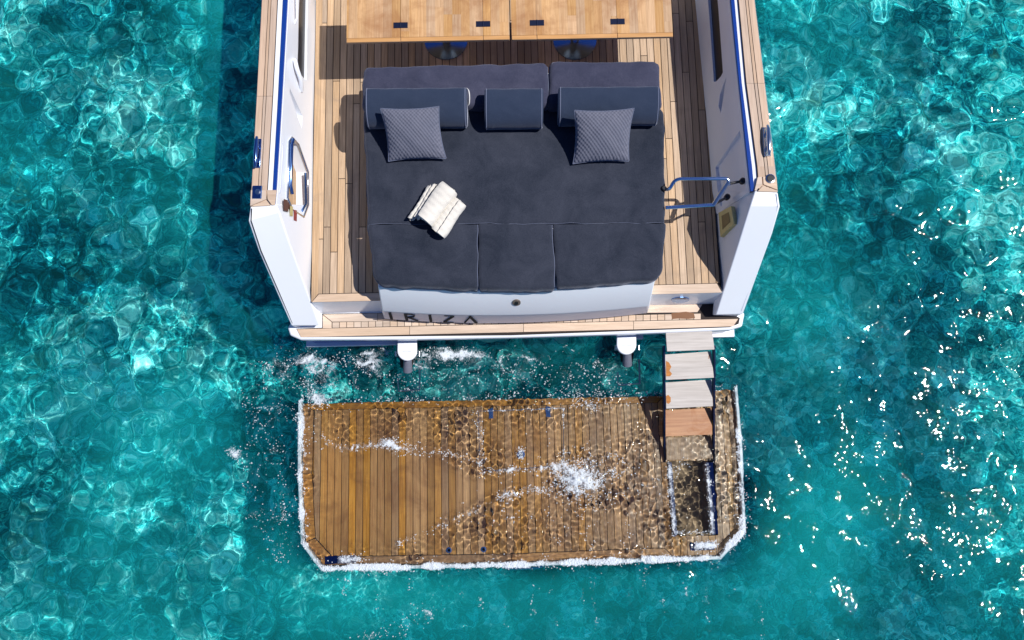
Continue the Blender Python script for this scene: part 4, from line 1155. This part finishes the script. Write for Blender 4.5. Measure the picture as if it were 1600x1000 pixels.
def density(x, y, film):
    ridge = np.exp(-(np.abs(samp(FD, x * .8, y * .8)) / .28) ** 1.4); cl_ = np.clip(samp(FE, x * 2, y * 2) * .5 + .5, 0, 1.4)
    if film: ridge = .35 + .65 * ridge
    D = np.zeros(x.shape)
    for path, hw, st_, con in FO:
        d = line_d(S0(path), x, y) / (hw * PXM)
        D = D + st_ * np.exp(-d * d) * ((1 - con) + con * ridge * cl_ * 1.5)
    dr = np.abs(sdf(RIM, x, y))
    rimk = np.where((y > P(0, 640, 0)[1]) & (x > P(500, 0, 0)[0]) & (x < P(1135, 0, 0)[0]), .12, 1.0)
    un = (.62 + .42 * samp(FD, x * .7, y * .7) + .38 * samp(FE, x * 2.4, y * 2.4)).clip(.05, 1.3)
    D = D + np.exp(-(dr / (.018 + .014 * un)) ** 4) * 1.5 * rimk * un + np.exp(-(dr / .07) ** 2) * .35 * rimk * ridge
    ds = np.hypot(x - cx, (y - cy) * 1.1)
    D = D + (np.exp(-(ds / .17) ** 2) * 1.2 + np.exp(-(ds / .32) ** 2) * .6 * ridge + np.exp(-(((x - cx - .45) / .4) ** 2 + ((y - cy) / .16) ** 2)) * .35 * ridge) * (.8 + .3 * samp(FB, x, y)).clip(.1, 1.3)
    return D, ds
X0, Y1 = P(300, 1000, 0)[0], P(0, 520, 0)[1]; Xr, Yb = P(1200, 0, 0)[0], P(0, 1010, 0)[1]
def foam_z(x, y):
    z = np.maximum(sea(x, y), np.where(sdf(PLAT, x, y) < 0, ZP, -9))
    return np.where(np.abs(sdf(RIM, x, y)) < .05, np.maximum(z, -.026), z)
# lacy film lying on the water
fxg, fyg = np.meshgrid(np.arange(X0, Xr, .014), np.arange(Yb, Y1, .014))
Dg, dsg = density(fxg, fyg, True)
zg = foam_z(fxg, fyg) + .004 + np.exp(-(dsg / .15) ** 2) * .035 * (1 + .6 * samp(FB, fxg, fyg))
ny_, nx_ = fxg.shape
idx = np.arange((ny_ - 1) * nx_).reshape(ny_ - 1, nx_)[:, :-1]
kq = (Dg[:-1, :-1] > .05)
q = np.stack([idx, idx + 1, idx + nx_ + 1, idx + nx_], -1)[kq]
used, inv = np.unique(q, return_inverse=True); inv = inv.reshape(-1)
co = np.stack([fxg, fyg, zg], -1).reshape(-1, 3)[used]
m = bpy.data.meshes.new('foam_film'); m.vertices.add(len(co)); m.vertices.foreach_set('co', co.ravel())
m.loops.add(len(inv)); m.loops.foreach_set('vertex_index', inv.astype(np.int32)); m.polygons.add(len(inv) // 4)
m.polygons.foreach_set('loop_start', np.arange(0, len(inv), 4, dtype=np.int32)); m.update(calc_edges=True); m.shade_smooth()
a_ = m.attributes.new('foam', 'FLOAT', 'POINT'); a_.data.foreach_set('value', Dg.reshape(-1)[used].clip(0, 1.15).astype(np.float32))
film = bpy.data.objects.new('foam_film', m); col.objects.link(film)
fm2, t, b = new_mat('lacy_sea_foam')
b.inputs['Base Color'].default_value = (.76, .84, .92, 1); b.inputs['Roughness'].default_value = .5
v = coords(t); at = N(t, 'ShaderNodeAttribute', attribute_name='foam')
def ridge_(sc_, dist):
    n_ = noise(t, v, sc_, 3, .6, dist)
    return math_(t, 'SUBTRACT', 1.0, math_(t, 'MULTIPLY', math_(t, 'ABSOLUTE', math_(t, 'SUBTRACT', n_, .5)), 7.0))
la = math_(t, 'ADD', math_(t, 'MULTIPLY', ridge_(9, 1.2), .55), math_(t, 'MULTIPLY', ridge_(26, .8), .45))
la = math_(t, 'ADD', la, math_(t, 'MULTIPLY', math_(t, 'SUBTRACT', noise(t, v, 75, 2), .5), .9))
al = N(t, 'ShaderNodeMapRange'); al.interpolation_type = 'SMOOTHSTEP'
t.links.new(math_(t, 'ADD', la, math_(t, 'MULTIPLY', at.outputs['Fac'], 1.35)), al.inputs[0]); al.inputs[1].default_value = 1.0; al.inputs[2].default_value = 2.45
t.links.new(math_(t, 'MULTIPLY', al.outputs[0], .80), b.inputs['Alpha'])
m.materials.append(fm2)
film['kind'] = 'stuff'; film['label'] = 'thin lacy foam film on the wash and along the platform edges'; film['category'] = 'foam'
# loose drops and bubbles
NC = 3000000
fx = rng.uniform(X0, Xr, NC); fy = rng.uniform(Yb, Y1, NC)
D_, ds = density(fx, fy, False)
D_ = (D_ * .07).clip(0, .2)
keep = rng.random(NC) < D_
fx, fy, ds = fx[keep], fy[keep], ds[keep]
# a few loose flecks in the disturbed water
nf = 5000
print('foam flecks', len(fx))
fz = np.maximum(sea(fx, fy), np.where(sdf(PLAT, fx, fy) < 0, ZP, -9)) + .003
fz = np.where(np.abs(sdf(RIM, fx, fy)) < .05, np.maximum(fz, -.026) + rng.random(len(fx)) * .012, fz)
fz = fz + np.where(ds < .5, np.exp(-(ds / .16) ** 2) * (.04 + .10 * rng.random(len(fx))), 0)
deep = (rng.random(len(fx)) < .45) & (sdf(PLAT, fx, fy) > .08)
fz = np.where(deep, fz - rng.exponential(.09, len(fx)) - .02, fz)
fx = fx + np.where(deep, rng.normal(0, .035, len(fx)), 0); fy = fy + np.where(deep, rng.normal(0, .035, len(fx)), 0)
fr = rng.uniform(.0025, .0070, len(fx)) * np.where(rng.random(len(fx)) < .06, 1.6, 1)
nf = len(fx); K6 = 6
a0 = rng.uniform(0, 6.28, nf)
ringv = []
for k in range(K6):
    rr = fr * rng.uniform(.75, 1.25, nf); aa = a0 + k * 2 * np.pi / K6
    ringv.append(np.stack([fx + rr * np.cos(aa), fy + rr * np.sin(aa), fz], -1))
ringv.append(np.stack([fx, fy, fz + fr * .55], -1))
V = np.stack(ringv, 1).reshape(-1, 3)
base = (np.arange(nf) * 7)[:, None, None]
tri = np.array([[k, (k + 1) % K6, 6] for k in range(K6)])[None]
T = (base + tri).reshape(-1)
m = bpy.data.meshes.new('foam'); m.vertices.add(len(V)); m.vertices.foreach_set('co', V.ravel())
m.loops.add(len(T)); m.loops.foreach_set('vertex_index', T.astype(np.int32)); m.polygons.add(len(T) // 3)
m.polygons.foreach_set('loop_start', np.arange(0, len(T), 3, dtype=np.int32)); m.update(calc_edges=True); m.shade_smooth()
foam = bpy.data.objects.new('foam', m); col.objects.link(foam)
fm, t, b = new_mat('sea_foam'); b.inputs['Base Color'].default_value = (.78, .84, .90, 1); b.inputs['Roughness'].default_value = .6; b.inputs['Alpha'].default_value = .6
m.materials.append(fm)
foam.cycles.is_caustics_receiver = True
foam['kind'] = 'stuff'; foam['label'] = 'loose white drops and bubbles of sea foam astern of the yacht'; foam['category'] = 'foam'
